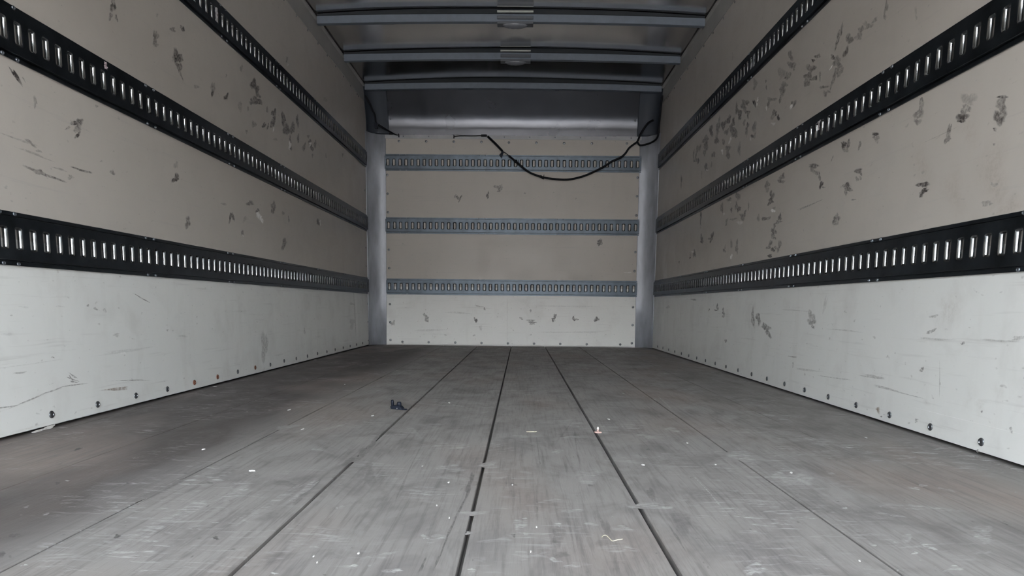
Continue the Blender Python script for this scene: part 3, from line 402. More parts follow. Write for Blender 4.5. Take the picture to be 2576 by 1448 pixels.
def bump(nt, b, h, strength, dist):
    n = N(nt, 'ShaderNodeBump'); n.inputs['Strength'].default_value = strength; n.inputs['Distance'].default_value = dist
    lk(nt, h, n.inputs['Height']); lk(nt, n.outputs[0], b.inputs['Normal'])

def wall_material():
    m, nt, n, b = mat('white_lining')
    v = coords(nt)
    big = noise(nt, v, 1.1, 4, 0.6); mid = noise(nt, v, 7, 4, 0.6, dist=0.4)
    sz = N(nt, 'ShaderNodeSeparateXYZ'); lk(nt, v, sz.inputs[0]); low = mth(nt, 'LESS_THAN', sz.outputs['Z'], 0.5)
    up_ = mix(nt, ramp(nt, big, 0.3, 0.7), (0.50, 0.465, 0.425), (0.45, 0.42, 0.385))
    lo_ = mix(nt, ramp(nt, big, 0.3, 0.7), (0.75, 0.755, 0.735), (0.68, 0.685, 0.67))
    col = mix(nt, low, up_, lo_)                                   # whiter bottom sheet, with part of the brighter light down there painted in
    col = mix(nt, ramp(nt, mid, 0.52, 0.75, 0, 0.22), col, (0.40, 0.38, 0.36))
    # faint drips down the panel and rubbed lines along it
    dr = noise(nt, v, 3.5, 3, 0.6, (3, 3, 0.35)); col = mix(nt, ramp(nt, dr, 0.56, 0.74, 0, 0.13), col, (0.40, 0.37, 0.34))
    rb = noise(nt, v, 8.0, 3, 0.65, (0.35, 0.35, 9)); col = mix(nt, ramp(nt, rb, 0.60, 0.74, 0, 0.28), col, (0.36, 0.35, 0.34))
    sp = noise(nt, v, 60, 2, 0.6, (1, 0.5, 1)); col = mix(nt, ramp(nt, sp, 0.68, 0.76, 0, 0.45), col, (0.26, 0.25, 0.24))
    mk = marks_of(nt)
    fn = noise(nt, v, 75, 4, 0.7); fn2 = noise(nt, v, 160, 3, 0.7)
    brk = ramp(nt, mth(nt, 'ADD', mth(nt, 'MULTIPLY', fn, 0.7), mth(nt, 'MULTIPLY', fn2, 0.3)), 0.36, 0.62, 1.0, 0.15)
    dk = mth(nt, 'MINIMUM', mth(nt, 'MULTIPLY', mth(nt, 'MULTIPLY', mk[0], 1.9), brk), 1.0)
    col = mix(nt, dk, col, (0.06, 0.052, 0.05))
    br = mth(nt, 'MINIMUM', mth(nt, 'MULTIPLY', mk[2], ramp(nt, fn, 0.35, 0.6, 1.2, 0.35)), 1.0)
    col = mix(nt, br, col, (0.17, 0.11, 0.065))
    pa = mth(nt, 'MINIMUM', mth(nt, 'MULTIPLY', mk[1], ramp(nt, fn, 0.35, 0.6, 1.3, 0.5)), 1.0)
    col = mix(nt, pa, col, (0.88, 0.87, 0.86))
    lk(nt, col, b.inputs['Base Color'])
    ro = ramp(nt, mid, 0.3, 0.7, 0.30, 0.42); lk(nt, ro, b.inputs['Roughness'])
    b.inputs['Specular IOR Level'].default_value = 0.5
    bump(nt, b, mth(nt, 'ADD', mid, mth(nt, 'MULTIPLY', dk, -0.6)), 0.12, 0.004)
    return m

def floor_material():
    m, nt, n, b = mat('worn_floor_boards')
    v = coords(nt)
    # strips laminated into each board
    sxyz = N(nt, 'ShaderNodeSeparateXYZ'); lk(nt, v, sxyz.inputs[0])
    wob = noise(nt, v, 1.3, 2, 0.5)
    sx_ = mth(nt, 'FLOOR', mth(nt, 'MULTIPLY', sxyz.outputs['X'], 1/0.0365))
    off = N(nt, 'ShaderNodeTexWhiteNoise', noise_dimensions='1D'); lk(nt, sx_, off.inputs['W'])
    sy_ = mth(nt, 'FLOOR', mth(nt, 'ADD', mth(nt, 'MULTIPLY', sxyz.outputs['Y'], 0.8), mth(nt, 'MULTIPLY', off.outputs['Value'], 7.0)))
    cb = N(nt, 'ShaderNodeCombineXYZ'); lk(nt, sx_, cb.inputs[0]); lk(nt, sy_, cb.inputs[1])
    tone = N(nt, 'ShaderNodeTexWhiteNoise', noise_dimensions='2D'); lk(nt, cb.outputs[0], tone.inputs['Vector'])
    big = noise(nt, v, 1.6, 4, 0.6, (1, 0.7, 1)); mid = noise(nt, v, 6, 4, 0.65, (1.3, 0.8, 1), 0.5)
    gr = noise(nt, v, 30, 4, 0.7, (3.2, 0.14, 1), 0.3)
    col = mix(nt, ramp(nt, tone.outputs['Value'], 0, 1, 0, 0.35), (0.245, 0.234, 0.228), (0.20, 0.19, 0.186))
    col = mix(nt, ramp(nt, big, 0.35, 0.7, 0, 0.7), col, (0.275, 0.262, 0.252))
    col = mix(nt, ramp(nt, mid, 0.45, 0.68, 0, 0.75), col, (0.145, 0.137, 0.134))
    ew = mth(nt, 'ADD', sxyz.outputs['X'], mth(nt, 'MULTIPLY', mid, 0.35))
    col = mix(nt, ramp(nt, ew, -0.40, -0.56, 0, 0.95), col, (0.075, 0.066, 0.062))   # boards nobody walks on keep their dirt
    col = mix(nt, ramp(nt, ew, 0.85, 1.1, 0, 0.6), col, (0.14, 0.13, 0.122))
    rd = noise(nt, v, 2.3, 2, 0.5, (1, 0.5, 1)); col = mix(nt, ramp(nt, rd, 0.5, 0.70, 0, 0.75), col, (0.24, 0.20, 0.18))
    col = mix(nt, ramp(nt, gr, 0.48, 0.72, 0, 0.6), col, (0.105, 0.098, 0.097))
    # pale scuffs across the boards
    ps = noise(nt, v, 26, 4, 0.75, (0.6, 2.6, 1), 0.8)
    msk = ramp(nt, noise(nt, v, 2.8, 3, 0.6), 0.48, 0.66)
    col = mix(nt, mth(nt, 'MULTIPLY', ramp(nt, ps, 0.54, 0.64, 0, 0.75), msk), col, (0.46, 0.455, 0.45))
    sc = noise(nt, v, 55, 3, 0.7, (0.7, 1.4, 1)); col = mix(nt, ramp(nt, sc, 0.70, 0.76, 0, 0.6), col, (0.45,0.44,0.43))
    pit = noise(nt, v, 48, 3, 0.7, (1.2, 0.5, 1)); col = mix(nt, ramp(nt, pit, 0.66, 0.76, 0, 0.7), col, (0.08, 0.075, 0.072))
    mk = marks_of(nt)
    fn = noise(nt, v, 70, 4, 0.7); fx = noise(nt, v, 55, 4, 0.75, (0.55, 2.2, 1), 0.8)
    dk = mth(nt, 'MINIMUM', mth(nt, 'MULTIPLY', mth(nt, 'MULTIPLY', mk[0], 1.4), ramp(nt, fn, 0.35, 0.65, 1.0, 0.3)), 1.0)
    col = mix(nt, dk, col, (0.05, 0.046, 0.046))
    pa = mth(nt, 'MINIMUM', mth(nt, 'MULTIPLY', mth(nt, 'MULTIPLY', mk[1], 1.7), ramp(nt, fx, 0.46, 0.62, 0.05, 1.0)), 1.0)
    col = mix(nt, pa, col, (0.50, 0.50, 0.49))
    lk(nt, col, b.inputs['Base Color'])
    lk(nt, ramp(nt, mid, 0.3, 0.7, 0.55, 0.75), b.inputs['Roughness'])
    b.inputs['Specular IOR Level'].default_value = 0.35
    bump(nt, b, mth(nt, 'ADD', mth(nt, 'ADD', gr, pit), mth(nt, 'MULTIPLY', mid, 0.8)), 0.25, 0.004)
    return m

def metal(name, col, rough, metallic=1.0, var=0.25, scale=9.0, stretch=None, bmp=0.0):
    m, nt, n, b = mat(name)
    v = coords(nt); k = noise(nt, v, scale, 4, 0.6, stretch)
    lo = tuple(c*(1-var) for c in col); hi = tuple(min(1, c*(1+var)) for c in col)
    lk(nt, mix(nt, ramp(nt, k, 0.3, 0.7), lo, hi), b.inputs['Base Color'])
    b.inputs['Metallic'].default_value = metallic
    lk(nt, ramp(nt, k, 0.3, 0.7, rough*0.85, rough*1.15), b.inputs['Roughness'])
    if bmp: bump(nt, b, k, bmp, 0.006)
    return m
def plain(name, col, rough=0.6, var=0.12, scale=40.0, spec=0.4):
    m = metal(name, col, rough, 0.0, var, scale)
    m.node_tree.nodes['Principled BSDF'].inputs['Specular IOR Level'].default_value = spec
    return m

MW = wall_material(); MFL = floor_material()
M_TRACK = metal('dark_galvanised_steel', (0.066, 0.08, 0.096), 0.36, 1.0, 0.3, 14.0)
M_LIP = metal('rubbed_slot_edge', (0.30, 0.318, 0.33), 0.16, 1.0, 0.25, 40.0)
M_SKIN = metal('roof_aluminium', (0.66, 0.65, 0.64), 0.18, 1.0, 0.06, 2.5)
M_BOW = metal('painted_steel_bow', (0.155, 0.18, 0.22), 0.55, 0.1, 0.10, 20.0)
M_NOSE = metal('brushed_aluminium', (0.085, 0.088, 0.098), 0.25, 1.0, 0.08, 5.0)
_b = M_NOSE.node_tree.nodes['Principled BSDF']; _b.inputs['Anisotropic'].default_value = 0.85
_t = M_NOSE.node_tree.nodes.new('ShaderNodeCombineXYZ'); _t.inputs[0].default_value = 1.0
M_NOSE.node_tree.links.new(_t.outputs[0], _b.inputs['Tangent'])   # brushed sideways
M_FLANGE = metal('dull_flange', (0.40, 0.405, 0.42), 0.5, 0.2, 0.15, 6.0)
M_CAP = metal('dark_corner_casting', (0.04, 0.048, 0.062), 0.6, 0.3, 0.12, 12.0)
M_COVER = metal('corner_sheet_metal', (0.46, 0.485, 0.535), 0.50, 0.35, 0.25, 4.0, (3, 3, 0.8))
M_RAIL = metal('grimy_top_rail', (0.34, 0.335, 0.32), 0.5, 0.0, 0.14, 6.0)
M_SCREW = metal('dark_zinc_screw', (0.17, 0.178, 0.19), 0.40, 0.9, 0.3, 80.0)
M_RUST = metal('rusty_screw', (0.16, 0.07, 0.045), 0.7, 0.3, 0.4, 200.0)
M_STRIP = plain('dark_gap_strip', (0.035, 0.04, 0.045), 0.9, 0.1)
M_BLACK = plain('black_rubber', (0.005, 0.006, 0.009), 0.6, 0.2, 40.0, 0.2)
M_NAVY = plain('dark_navy_plastic', (0.010, 0.013, 0.022), 0.5, 0.2, 40.0, 0.25)
M_LENS = plain('smoky_lens', (0.16, 0.17, 0.19), 0.25, 0.08, 30, 0.6)
M_HOUS = plain('grey_lamp_housing', (0.10, 0.11, 0.125), 0.5, 0.08)
M_PALE = plain('pale_gasket', (0.52, 0.54, 0.50), 0.6, 0.08)
M_WHITE = plain('white_scrap', (0.46, 0.455, 0.44), 0.7, 0.1)
M_TIP = plain('white_plastic', (0.75, 0.74, 0.70), 0.4, 0.05)
M_STRAW = plain('straw_chip', (0.48, 0.45, 0.34), 0.7, 0.15)
M_PINK = plain('pinkish_plastic', (0.46, 0.32, 0.29), 0.5, 0.15, 120)
M_OUT = plain('outer_skin', (0.55, 0.55, 0.55), 0.6)
M_YARD = plain('yard_concrete', (0.27, 0.252, 0.235), 0.9, 0.15, 2.0)

# ------------------------------------------------------------------ helpers
def obj(name, bm, m, parent=None, smooth=False):
    me = bpy.data.meshes.new(name)
    bmesh.ops.recalc_face_normals(bm, faces=bm.faces) if not getattr(bm, '_keep', False) else None
    bm.to_mesh(me); bm.free()
    if smooth:
        for p in me.polygons: p.use_smooth = True
    for mm in (m if isinstance(m, (list, tuple)) else [m]): me.materials.append(mm)
    o = bpy.data.objects.new(name, me); C.objects.link(o)
    if parent: o.parent = parent
    return o
def thing(name, label, cat, loc=(0, 0, 0), group=None):
    o = bpy.data.objects.new(name, None); C.objects.link(o); o.location = loc; o.empty_display_size = 0.05
    return tag(o, label, cat, group)
def tag(o, label, cat, group=None):
    o['label'] = label; o['category'] = cat
    if group: o['group'] = group
    return o
def struct(o, label=None, cat=None):
    o['kind'] = 'structure'
    if label: o['label'] = label
    if cat: o['category'] = cat
    return o
def box(bm, x0, x1, y0, y1, z0, z1):
    vs = [bm.verts.new((x, y, z)) for x in (x0, x1) for y in (y0, y1) for z in (z0, z1)]
    for q in ((0, 1, 3, 2), (4, 6, 7, 5), (0, 4, 5, 1), (2, 3, 7, 6), (0, 2, 6, 4), (1, 5, 7, 3)):
        bm.faces.new([vs[i] for i in q])
    return vs
def extrude_profile(bm, prof, axis_pts, closed=True):
    """prof: list of 3-D points at the start; axis_pts: translation of the far end."""
    a = [bm.verts.new(p) for p in prof]; b = [bm.verts.new(Vector(p)+Vector(axis_pts)) for p in prof]
    k = len(prof)
    for i in range(k if closed else k-1):
        bm.faces.new((a[i], a[(i+1) % k], b[(i+1) % k], b[i]))
    if closed: bm.faces.new(a); bm.faces.new(b[::-1])
def catmull(pts, n=6):
    P = [Vector(p) for p in pts]; P = [P[0]*2-P[1]] + P + [P[-1]*2-P[-2]]; out = []
    for i in range(1, len(P)-2):
        a, b, c, d = P[i-1:i+3]
        for k in range(n):
            t = k/n
            out.append(0.5*((2*b)+(c-a)*t+(2*a-5*b+4*c-d)*t*t+(3*b-a-3*c+d)*t**3))
    out.append(P[-2]); return out
def tube(bm, pts, r, seg=10, rr=None):
    pts = [Vector(p) for p in pts]; rings = []; up = Vector((0.13, 0.9, 0.31)).normalized()
    for i, p in enumerate(pts):
        t = (pts[min(i+1, len(pts)-1)]-pts[max(i-1, 0)]).normalized()
        a = t.cross(up).normalized(); b = t.cross(a); q = rr[i] if rr else r
        rings.append([bm.verts.new(p + (a*math.cos(2*PI*k/seg)+b*math.sin(2*PI*k/seg))*q) for k in range(seg)])
    for A, B in zip(rings[:-1], rings[1:]):
        for k in range(seg): bm.faces.new((A[k], A[(k+1) % seg], B[(k+1) % seg], B[k]))
    bm.faces.new(rings[0][::-1]); bm.faces.new(rings[-1])
def lathe(bm, prof, o, ax, seg=14):
    o = Vector(o); ax = Vector(ax).normalized(); e = ax.orthogonal().normalized(); g = ax.cross(e); rings = []
    for r, h in prof:
        if r < 1e-6: rings.append([bm.verts.new(o+ax*h)])
        else: rings.append([bm.verts.new(o+ax*h+(e*math.cos(2*PI*k/seg)+g*math.sin(2*PI*k/seg))*r) for k in range(seg)])
    for A, B in zip(rings[:-1], rings[1:]):
        if len(A) == 1 and len(B) == 1: continue
        for k in range(seg):
            k2 = (k+1) % seg
            if len(A) == 1: bm.faces.new((A[0], B[k], B[k2]))
            elif len(B) == 1: bm.faces.new((A[k], B[0], A[k2]))
            else: bm.faces.new((A[k], A[k2], B[k2], B[k]))
    if len(rings[0]) > 1: bm.faces.new(rings[0][::-1])
    if len(rings[-1]) > 1: bm.faces.new(rings[-1])
def add_marks(bm, rows, o, e1, e2, n, seed):
    """stains, scrapes and a few painted reflections as part of the panel's own mesh"""
    rnd = random.Random(seed); lay = bm.verts.layers.float_color.new('mark')
    for v in bm.verts: v[lay] = (0, 0, 0, 1)
    o, e1, e2, n = Vector(o), Vector(e1), Vector(e2), Vector(n)
    for idx, (a, b, ux, uy, vx, vy, s, kind) in enumerate(rows):
        c = o+e1*a+e2*b; U = e1*ux+e2*uy; V = e1*vx+e2*vy
        s2 = min(s, 1.0); col = {'d': (s2, 0, 0, 1), 'p': (0, s2, 0, 1), 'b': (0, 0, s2, 1)}[kind]
        lift = 0.00025 + (idx % 23)*0.00002; ph = rnd.random()*6; k = 18
        rad = [1+0.26*math.sin(2*(t/k*2*PI)+ph)+0.22*math.sin(3*(t/k*2*PI)+ph*2.1)+rnd.uniform(-0.24, 0.24) for t in range(k)]
        rings = []
        soft = kind == 'b' and s < 0.35                            # broad stains fade out, scrapes end sharply
        for q, al in (((0.3, 0.85), (0.8, 0.4), (1.3, 0)) if soft else ((0.55, 1), (0.95, 0.9), (1.2, 0))):
            ring = []
            for t in range(k):
                an = 2*PI*t/k; w_ = q*rad[t] if al else q*rad[t]+0.08
                v = bm.verts.new(c+U*math.cos(an)*w_+V*math.sin(an)*w_+n*(lift*0.55 if soft else (lift if al else lift*0.6)))
                v[lay] = tuple(x*al for x in col[:3])+(1,); ring.append(v)
            rings.append(ring)
        cv = bm.verts.new(c+n*lift); cv[lay] = col
        flip = (U.cross(V)).dot(n) < 0
        def F(vs): bm.faces.new(vs[::-1] if flip else vs)
        for t in range(k):
            t2 = (t+1) % k
            F([cv, rings[0][t], rings[0][t2]])
            for A, B in zip(rings[:-1], rings[1:]): F([A[t], B[t], B[t2], A[t2]])

def screw_mesh(r=0.0095):
    bm = bmesh.new()
    lathe(bm, [(r*1.12, 0.0002), (r*1.12, 0.0012), (r, 0.0026), (r*0.62, 0.0034), (r*0.5, 0.0014), (0, 0.0014)], (0, 0, 0), (0, 0, 1), 14)
    bmesh.ops.recalc_face_normals(bm, faces=bm.faces)
    me = bpy.data.meshes.new('screw'); bm.to_mesh(me); bm.free(); return me
SCREW = screw_mesh(0.0092); SCREW.materials.append(M_SCREW)
SCREW_R = screw_mesh(0.0095); SCREW_R.materials.append(M_RUST)
SCREW_S = screw_mesh(0.0058); SCREW_S.materials.append(M_SCREW)
RIV = screw_mesh(0.0050); RIV.materials.append(metal('plated_rivet', (0.20, 0.22, 0.245), 0.4, 0.9, 0.3, 90.0))
def fasten(name, me, parent, p, n):
    o = bpy.data.objects.new(name, me); C.objects.link(o); o.parent = parent
    o.matrix_local = Matrix.Translation(Vector(p)-parent.matrix_local.translation if False else Vector(p)) @ Vector((0, 0, 1)).rotation_difference(Vector(n)).to_matrix().to_4x4()
    return o

# ------------------------------------------------------------------ the setting
# floor: boards running to the front wall, open seams between them
bm = bmesh.new()
seams = [XL-0.033, -1.178, -0.886, -0.5975, -0.3010, -0.0090, 0.2806, 0.5765, 0.8690, 1.160, XR+0.033]
gaps = [0, 0.0006, 0.0012, 0.0022, 0.0034, 0.0034, 0.0040, 0.0022, 0.0012, 0.0007, 0]
bv = 0.0012
for i in range(len(seams)-1):
    x0, x1 = seams[i]+gaps[i], seams[i+1]-gaps[i+1]
    prof = [(x0, YR-0.02, -0.02), (x0, YR-0.02, -bv), (x0+bv, YR-0.02, 0), (x1-bv, YR-0.02, 0), (x1, YR-0.02, -bv), (x1, YR-0.02, -0.02)]
    extrude_profile(bm, prof, (0, 6.02-YR, 0))
box(bm, XL-0.06, XR+0.06, YR-0.02, 6.02, -0.06, -0.0205)
bmesh.ops.recalc_face_normals(bm, faces=bm.faces)
add_marks(bm, MF, (0, 0, 0), (1, 0, 0), (0, 1, 0), (0, 0, 1), 5); bm_keep = bm
def obj_keep(name, bm, m):
    me = bpy.data.meshes.new(name); bm.to_mesh(me); bm.free(); me.materials.append(m)
    o = bpy.data.objects.new(name, me); C.objects.link(o); return o
floor = struct(obj_keep('floor', bm, MFL), 'worn grey wooden floorboards running the length of the box', 'floor')

def side_wall(name, X, sgn, rows, seed, label):
    bm = bmesh.new(); g = 0.010
    prof = [(X, YR, 1.962), (X, YR, g), (X-sgn*0.035, YR, g), (X-sgn*0.035, YR, -0.02), (X-sgn*0.05, YR, -0.02), (X-sgn*0.05, YR, 1.962)]
    extrude_profile(bm, prof, (0, 6.02-YR, 0)); bmesh.ops.recalc_face_normals(bm, faces=bm.faces)
    add_marks(bm, rows, (X, 0, 0), (0, 1, 0), (0, 0, 1), (sgn, 0, 0), seed)
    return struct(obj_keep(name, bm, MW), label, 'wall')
wl = side_wall('wall_left', XL, 1, ML, 11, 'scuffed white lined left wall of the cargo box')
wr = side_wall('wall_right', XR, -1, MR, 12, 'heavily scuffed white lined right wall of the cargo box')
bm = bmesh.new(); g = 0.009
prof = [(XL-0.05, D, 1.722), (XL-0.05, D, g), (XL-0.05, D+0.035, g), (XL-0.05, D+0.035, -0.02), (XL-0.05, D+0.05, -0.02), (XL-0.05, D+0.05, 1.722)]
extrude_profile(bm, prof, (XR-XL+0.1, 0, 0)); bmesh.ops.recalc_face_normals(bm, faces=bm.faces)
add_marks(bm, MB, (0, D, 0), (1, 0, 0), (0, 0, 1), (0, -1, 0), 13)
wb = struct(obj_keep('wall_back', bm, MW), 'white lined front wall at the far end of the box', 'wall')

# screws that hold the linings
for k, p in enumerate(SL): fasten('screw', SCREW_R if k in (4, 5, 7) else SCREW, wl, (XL, p[0], p[1]), (1, 0, 0))
for k in range(1, 6): fasten('screw', SCREW, wl, (XL, 1.8424-0.2071*k, 0.035), (1, 0, 0))
for p in SLc: fasten('screw', SCREW_S, wl, (XL, p[0], p[1]), (1, 0, 0))
for k in range(-7, 14): fasten('screw', SCREW, wr, (XR, 2.8804+0.2071*k, 0.034), (-1, 0, 0))
for p in SBb+SBl+SBr+SBt: fasten('screw', SCREW, wb, (p[0], D, p[1]), (0, -1, 0))

# ceiling: dented roof skin, arched a little, on a closed roof slab
bm = bmesh.new(); nx, ny = 40, 420; rnd = random.Random(3)
BOWS = [4.44, 5.085, 5.735]
ph = [(rnd.uniform(1.5, 5), rnd.uniform(1.5, 5), rnd.uniform(0, 6)) for _ in range(7)]
def skin_z(x, y):
    u = (x-(XL+XR)/2)/1.2
    z = 2.099+0.026*(1-u*u)
    z += 0.0006*sum(math.sin(a*x+b*y+c) for a, b, c in ph)
    s = ((y-0.02-4.44)/0.645) % 1.0
    if s > 0.84: z += (0.010+0.022*(1-u*u))*((s-0.84)/0.16)**2     # tucked up against each bow
    if s < 0.10: z += (0.010+0.022*(1-u*u))*((0.10-s)/0.10)**2
    return z
grid = [[bm.verts.new((XL-0.03+(XR-XL+0.06)*i/nx, YR+(6.0-YR)*j/ny, skin_z(XL-0.03+(XR-XL+0.06)*i/nx, YR+(6.0-YR)*j/ny))) for i in range(nx+1)] for j in range(ny+1)]
for j in range(ny):
    for i in range(nx): bm.faces.new((grid[j][i], grid[j+1][i], grid[j+1][i+1], grid[j][i+1])).smooth = True
box(bm, XL-0.05, XR+0.05, YR, 6.02, 2.185, 2.20)
box(bm, XL-0.05, XL-0.031, YR, 6.02, 2.09, 2.185); box(bm, XR+0.031, XR+0.05, YR, 6.02, 2.09, 2.185)
box(bm, XL-0.05, XR+0.05, 6.0, 6.02, 1.723, 2.185)
ceil = struct(obj('ceiling', bm, M_SKIN), 'dented grey metal roof skin above the roof bows', 'ceiling')

# top rails along the side walls
for nme, X, s, rows, lab in (('trim_1', XL, 1, TRL, 'grey top rail along the left wall'), ('trim_2', XR, -1, TRR, 'grey top rail along the right wall')):
    bm = bmesh.new()
    prof = [(X+s*0.004, YR, 1.9625), (X+s*0.004, YR, 2.068), (X+s*0.012, YR, 2.078), (X+s*0.012, YR, ZR), (X-s*0.03, YR, ZR+0.006), (X-s*0.05, YR, ZR), (X-s*0.05, YR, 1.9625)]
    extrude_profile(bm, prof, (0, 6.0-YR, 0))
    t = struct(obj(nme, bm, M_RAIL), lab, 'rail')
    for k in range(-26, 8): fasten('rivet', SCREW_S, t, (X+s*0.0002, 4.0833+0.2062*k, 1.951), (s, 0, 0))
    fasten('rivet', SCREW_S, t, (X+s*0.0002, 5.575, 1.951), (s, 0, 0))

# ------------------------------------------------------------------ cargo tracks
def track_cell_outline(hw, hh, r, seg=3):
    pts = []
    for cx, cy, a0 in ((hw-r, hh-r, 0), (-hw+r, hh-r, 90), (-hw+r, -hh+r, 180), (hw-r, -hh+r, 270)):
        for k in range(seg+1):
            a = math.radians(a0+90*k/seg); pts.append((cx+r*math.cos(a), cy+r*math.sin(a)))
    return pts                                                      # 16 points, counter-clockwise from the right
def make_track(length, first):
    """slotted hat-section track: along +X, up +Z, facing -Y (wall at Y=0); first = centre of the first slot"""
    bm = bmesh.new()
    FACE, HF, RL = 0.0118, 0.0525, 0.0100
    def V(x, z, n): return bm.verts.new((x, -n, z))
    # folded edges above and below
    for s in (1, -1):
        pr = [(0.0665, 0.0002), (0.0665, 0.0035), (0.0570, 0.0035), (0.0562, 0.0004), (0.0537, 0.0004), (HF+0.0006, FACE-0.002), (HF, FACE)]
        a = [V(0, s*z, n) for z, n in pr]; b = [V(length, s*z, n) for z, n in pr]
        for i in range(len(pr)-1): bm.faces.new((a[i], a[i+1], b[i+1], b[i]))
    x = 0.0; c = first
    def plate(x0, x1):
        if x1-x0 > 1e-5: bm.faces.new((V(x0, -HF, FACE), V(x1, -HF, FACE), V(x1, HF, FACE), V(x0, HF, FACE)))
    n = 0
    while c+PITCH/2 <= length:
        if c-PITCH/2 > x: plate(x, c-PITCH/2)
        L_, R_ = c-PITCH/2, c+PITCH/2
        o = track_cell_outline(0.0165, 0.0305, 0.0085); rings = []
        for th in (0, 22, 45, 68, 90):
            t = math.radians(th); ins = RL*math.sin(t); dep = RL*(1-math.cos(t))
            q = track_cell_outline(0.0165-ins, 0.0305-ins*0.7, max(0.0085-ins*0.6, 0.002))
            rings.append([V(c+px, pz, FACE-dep) for px, pz in q])
        rings.append([V(c+px, pz, 0.0003) for px, pz in q])
        for A, B in zip(rings[:-1], rings[1:]):
            for k in range(16): f = bm.faces.new((A[k], A[(k+1) % 16], B[(k+1) % 16], B[k])); f.smooth = True; f.material_index = 1 if A is not rings[0] else 0
        A = rings[0]                                                # 0..3 top right, 4..7 top left, 8..11 bottom left, 12..15 bottom right
        bl, br, tr, tl = V(L_, -HF, FACE), V(R_, -HF, FACE), V(R_, HF, FACE), V(L_, HF, FACE)
        bm.faces.new((tl, bl, A[9], A[8], A[7], A[6])); bm.faces.new((br, tr, A[1], A[0], A[15], A[14]))
        bm.faces.new((tr, tl, A[6], A[5], A[4], A[3], A[2], A[1])); bm.faces.new((bl, br, A[14], A[13], A[12], A[11], A[10], A[9]))
        x = R_; c += PITCH; n += 1
    plate(x, length)
    for xx in (0, length):                                          # closed ends
        pr = [(0.0537, 0.0004), (HF, FACE)]
        bm.faces.new((V(xx, -0.0537, 0.0004), V(xx, -HF, FACE), V(xx, HF, FACE), V(xx, 0.0537, 0.0004)))
    bmesh.ops.remove_doubles(bm, verts=bm.verts, dist=1e-5)
    bmesh.ops.recalc_face_normals(bm, faces=bm.faces)
    return bm
def place_track(Mx, length, first, riv0, label):
    t = thing('cargo_track', label, 'cargo track', Mx.translation, 'slotted cargo tracks on the walls'); t.matrix_world = Mx
    obj('slotted_channel', make_track(length, first), [M_TRACK, M_LIP], t)
    x = riv0
    while x < length-0.06:
        for dx in (0, PITCH):
            for z in (0.0618, -0.0618):
                r = bpy.data.objects.new('rivet', RIV); C.objects.link(r); r.parent = t
                r.matrix_local = Matrix.Translation((x+dx, -0.0033, z)) @ Matrix.Rotation(PI/2, 4, 'X')
        x += 13*PITCH
    return t
Y0, Y1 = 0.30, 5.786
ZT = [1.5243, 1.0103, 0.5006]
nm = ['topmost', 'middle', 'lowest']
for k, z in enumerate(ZT):
    # left wall: track runs towards +Y, faces +X
    Mx = Matrix(((0, -1, 0, XL+0.0009), (1, 0, 0, Y0), (0, 0, 1, z), (0, 0, 0, 1)))
    ph0 = [1.7400, 1.7654, 1.7129][k]-0.0065; first = (ph0-Y0) % PITCH + PITCH
    place_track(Mx, Y1-Y0, first, (ph0-Y0) % (13*PITCH), 'dark slotted steel cargo track, %s of the three along the left wall' % nm[k])
    # right wall: faces -X, runs towards -Y
    Mx = Matrix(((0, 1, 0, XR-0.0009), (-1, 0, 0, Y1), (0, 0, 1, z), (0, 0, 0, 1)))
    ph0 = [1.60, 1.585, 1.5738][k]-0.0065; first = (Y1-ph0) % PITCH + PITCH
    place_track(Mx, Y1-Y0, first, (Y1-ph0) % (13*PITCH), 'dark slotted steel cargo track, %s of the three along the right wall' % nm[k])
    # front wall
    Mx = Matrix.Translation((-1.079, D-0.0009, z)); first = 0.0222
    place_track(Mx, 2.134, first, first+2*PITCH, 'grey slotted cargo track, %s of the three across the far front wall' % nm[k])

# ------------------------------------------------------------------ front corners, caps, nose
def nose_phi(z):
    a = 3+18*max(0.0, min(1.0, (z-1.785)/0.125)); return math.radians(a+max(0.0, z-1.91)*14)
def nose_y(z):
    y = D-0.004; k = 24
    for i in range(k): y -= math.tan(nose_phi(1.735+(z-1.735)*(i+0.5)/k))*(z-1.735)/k
    return y
def corner_cover(side, label):
    X = XL if side < 0 else XR; s = -side                         # s points into the box
    bm = bmesh.new(); R_ = 0.128; sections = []
    for z, r in ((0.004, 0.118), (0.4, 0.124), (0.9, 0.129), (1.45, 0.132), (1.748, 0.134)):
        ring = [(X+s*0.0015, D-r-0.012, z), (X+s*0.0025, D-r-0.002, z)]
        for k in range(17):
            a = PI/2*k/16; ring.append((X+s*(0.003+r*(1-math.cos(a))), D-0.003-r*(1-math.sin(a)), z))
        ring += [(X+s*(r+0.008), D-0.003, z), (X+s*(r+0.0085), D-0.0006, z)]
        sections.append([bm.verts.new(p) for p in ring])
    for A, B in zip(sections[:-1], sections[1:]):
        for k in range(len(A)-1): bm.faces.new((A[k], A[k+1], B[k+1], B[k])).smooth = True
    o = obj('corner_cover', bm, M_COVER)
    sm = o.modifiers.new('thickness', 'SOLIDIFY'); sm.thickness = 0.001; sm.offset = -1 if False else 0
    return tag(o, label, 'corner cover', 'rounded metal covers in the front corners')
corner_cover(-1, 'rounded bluish metal sheet covering the front left corner')
corner_cover(1, 'rounded bluish metal sheet covering the front right corner')

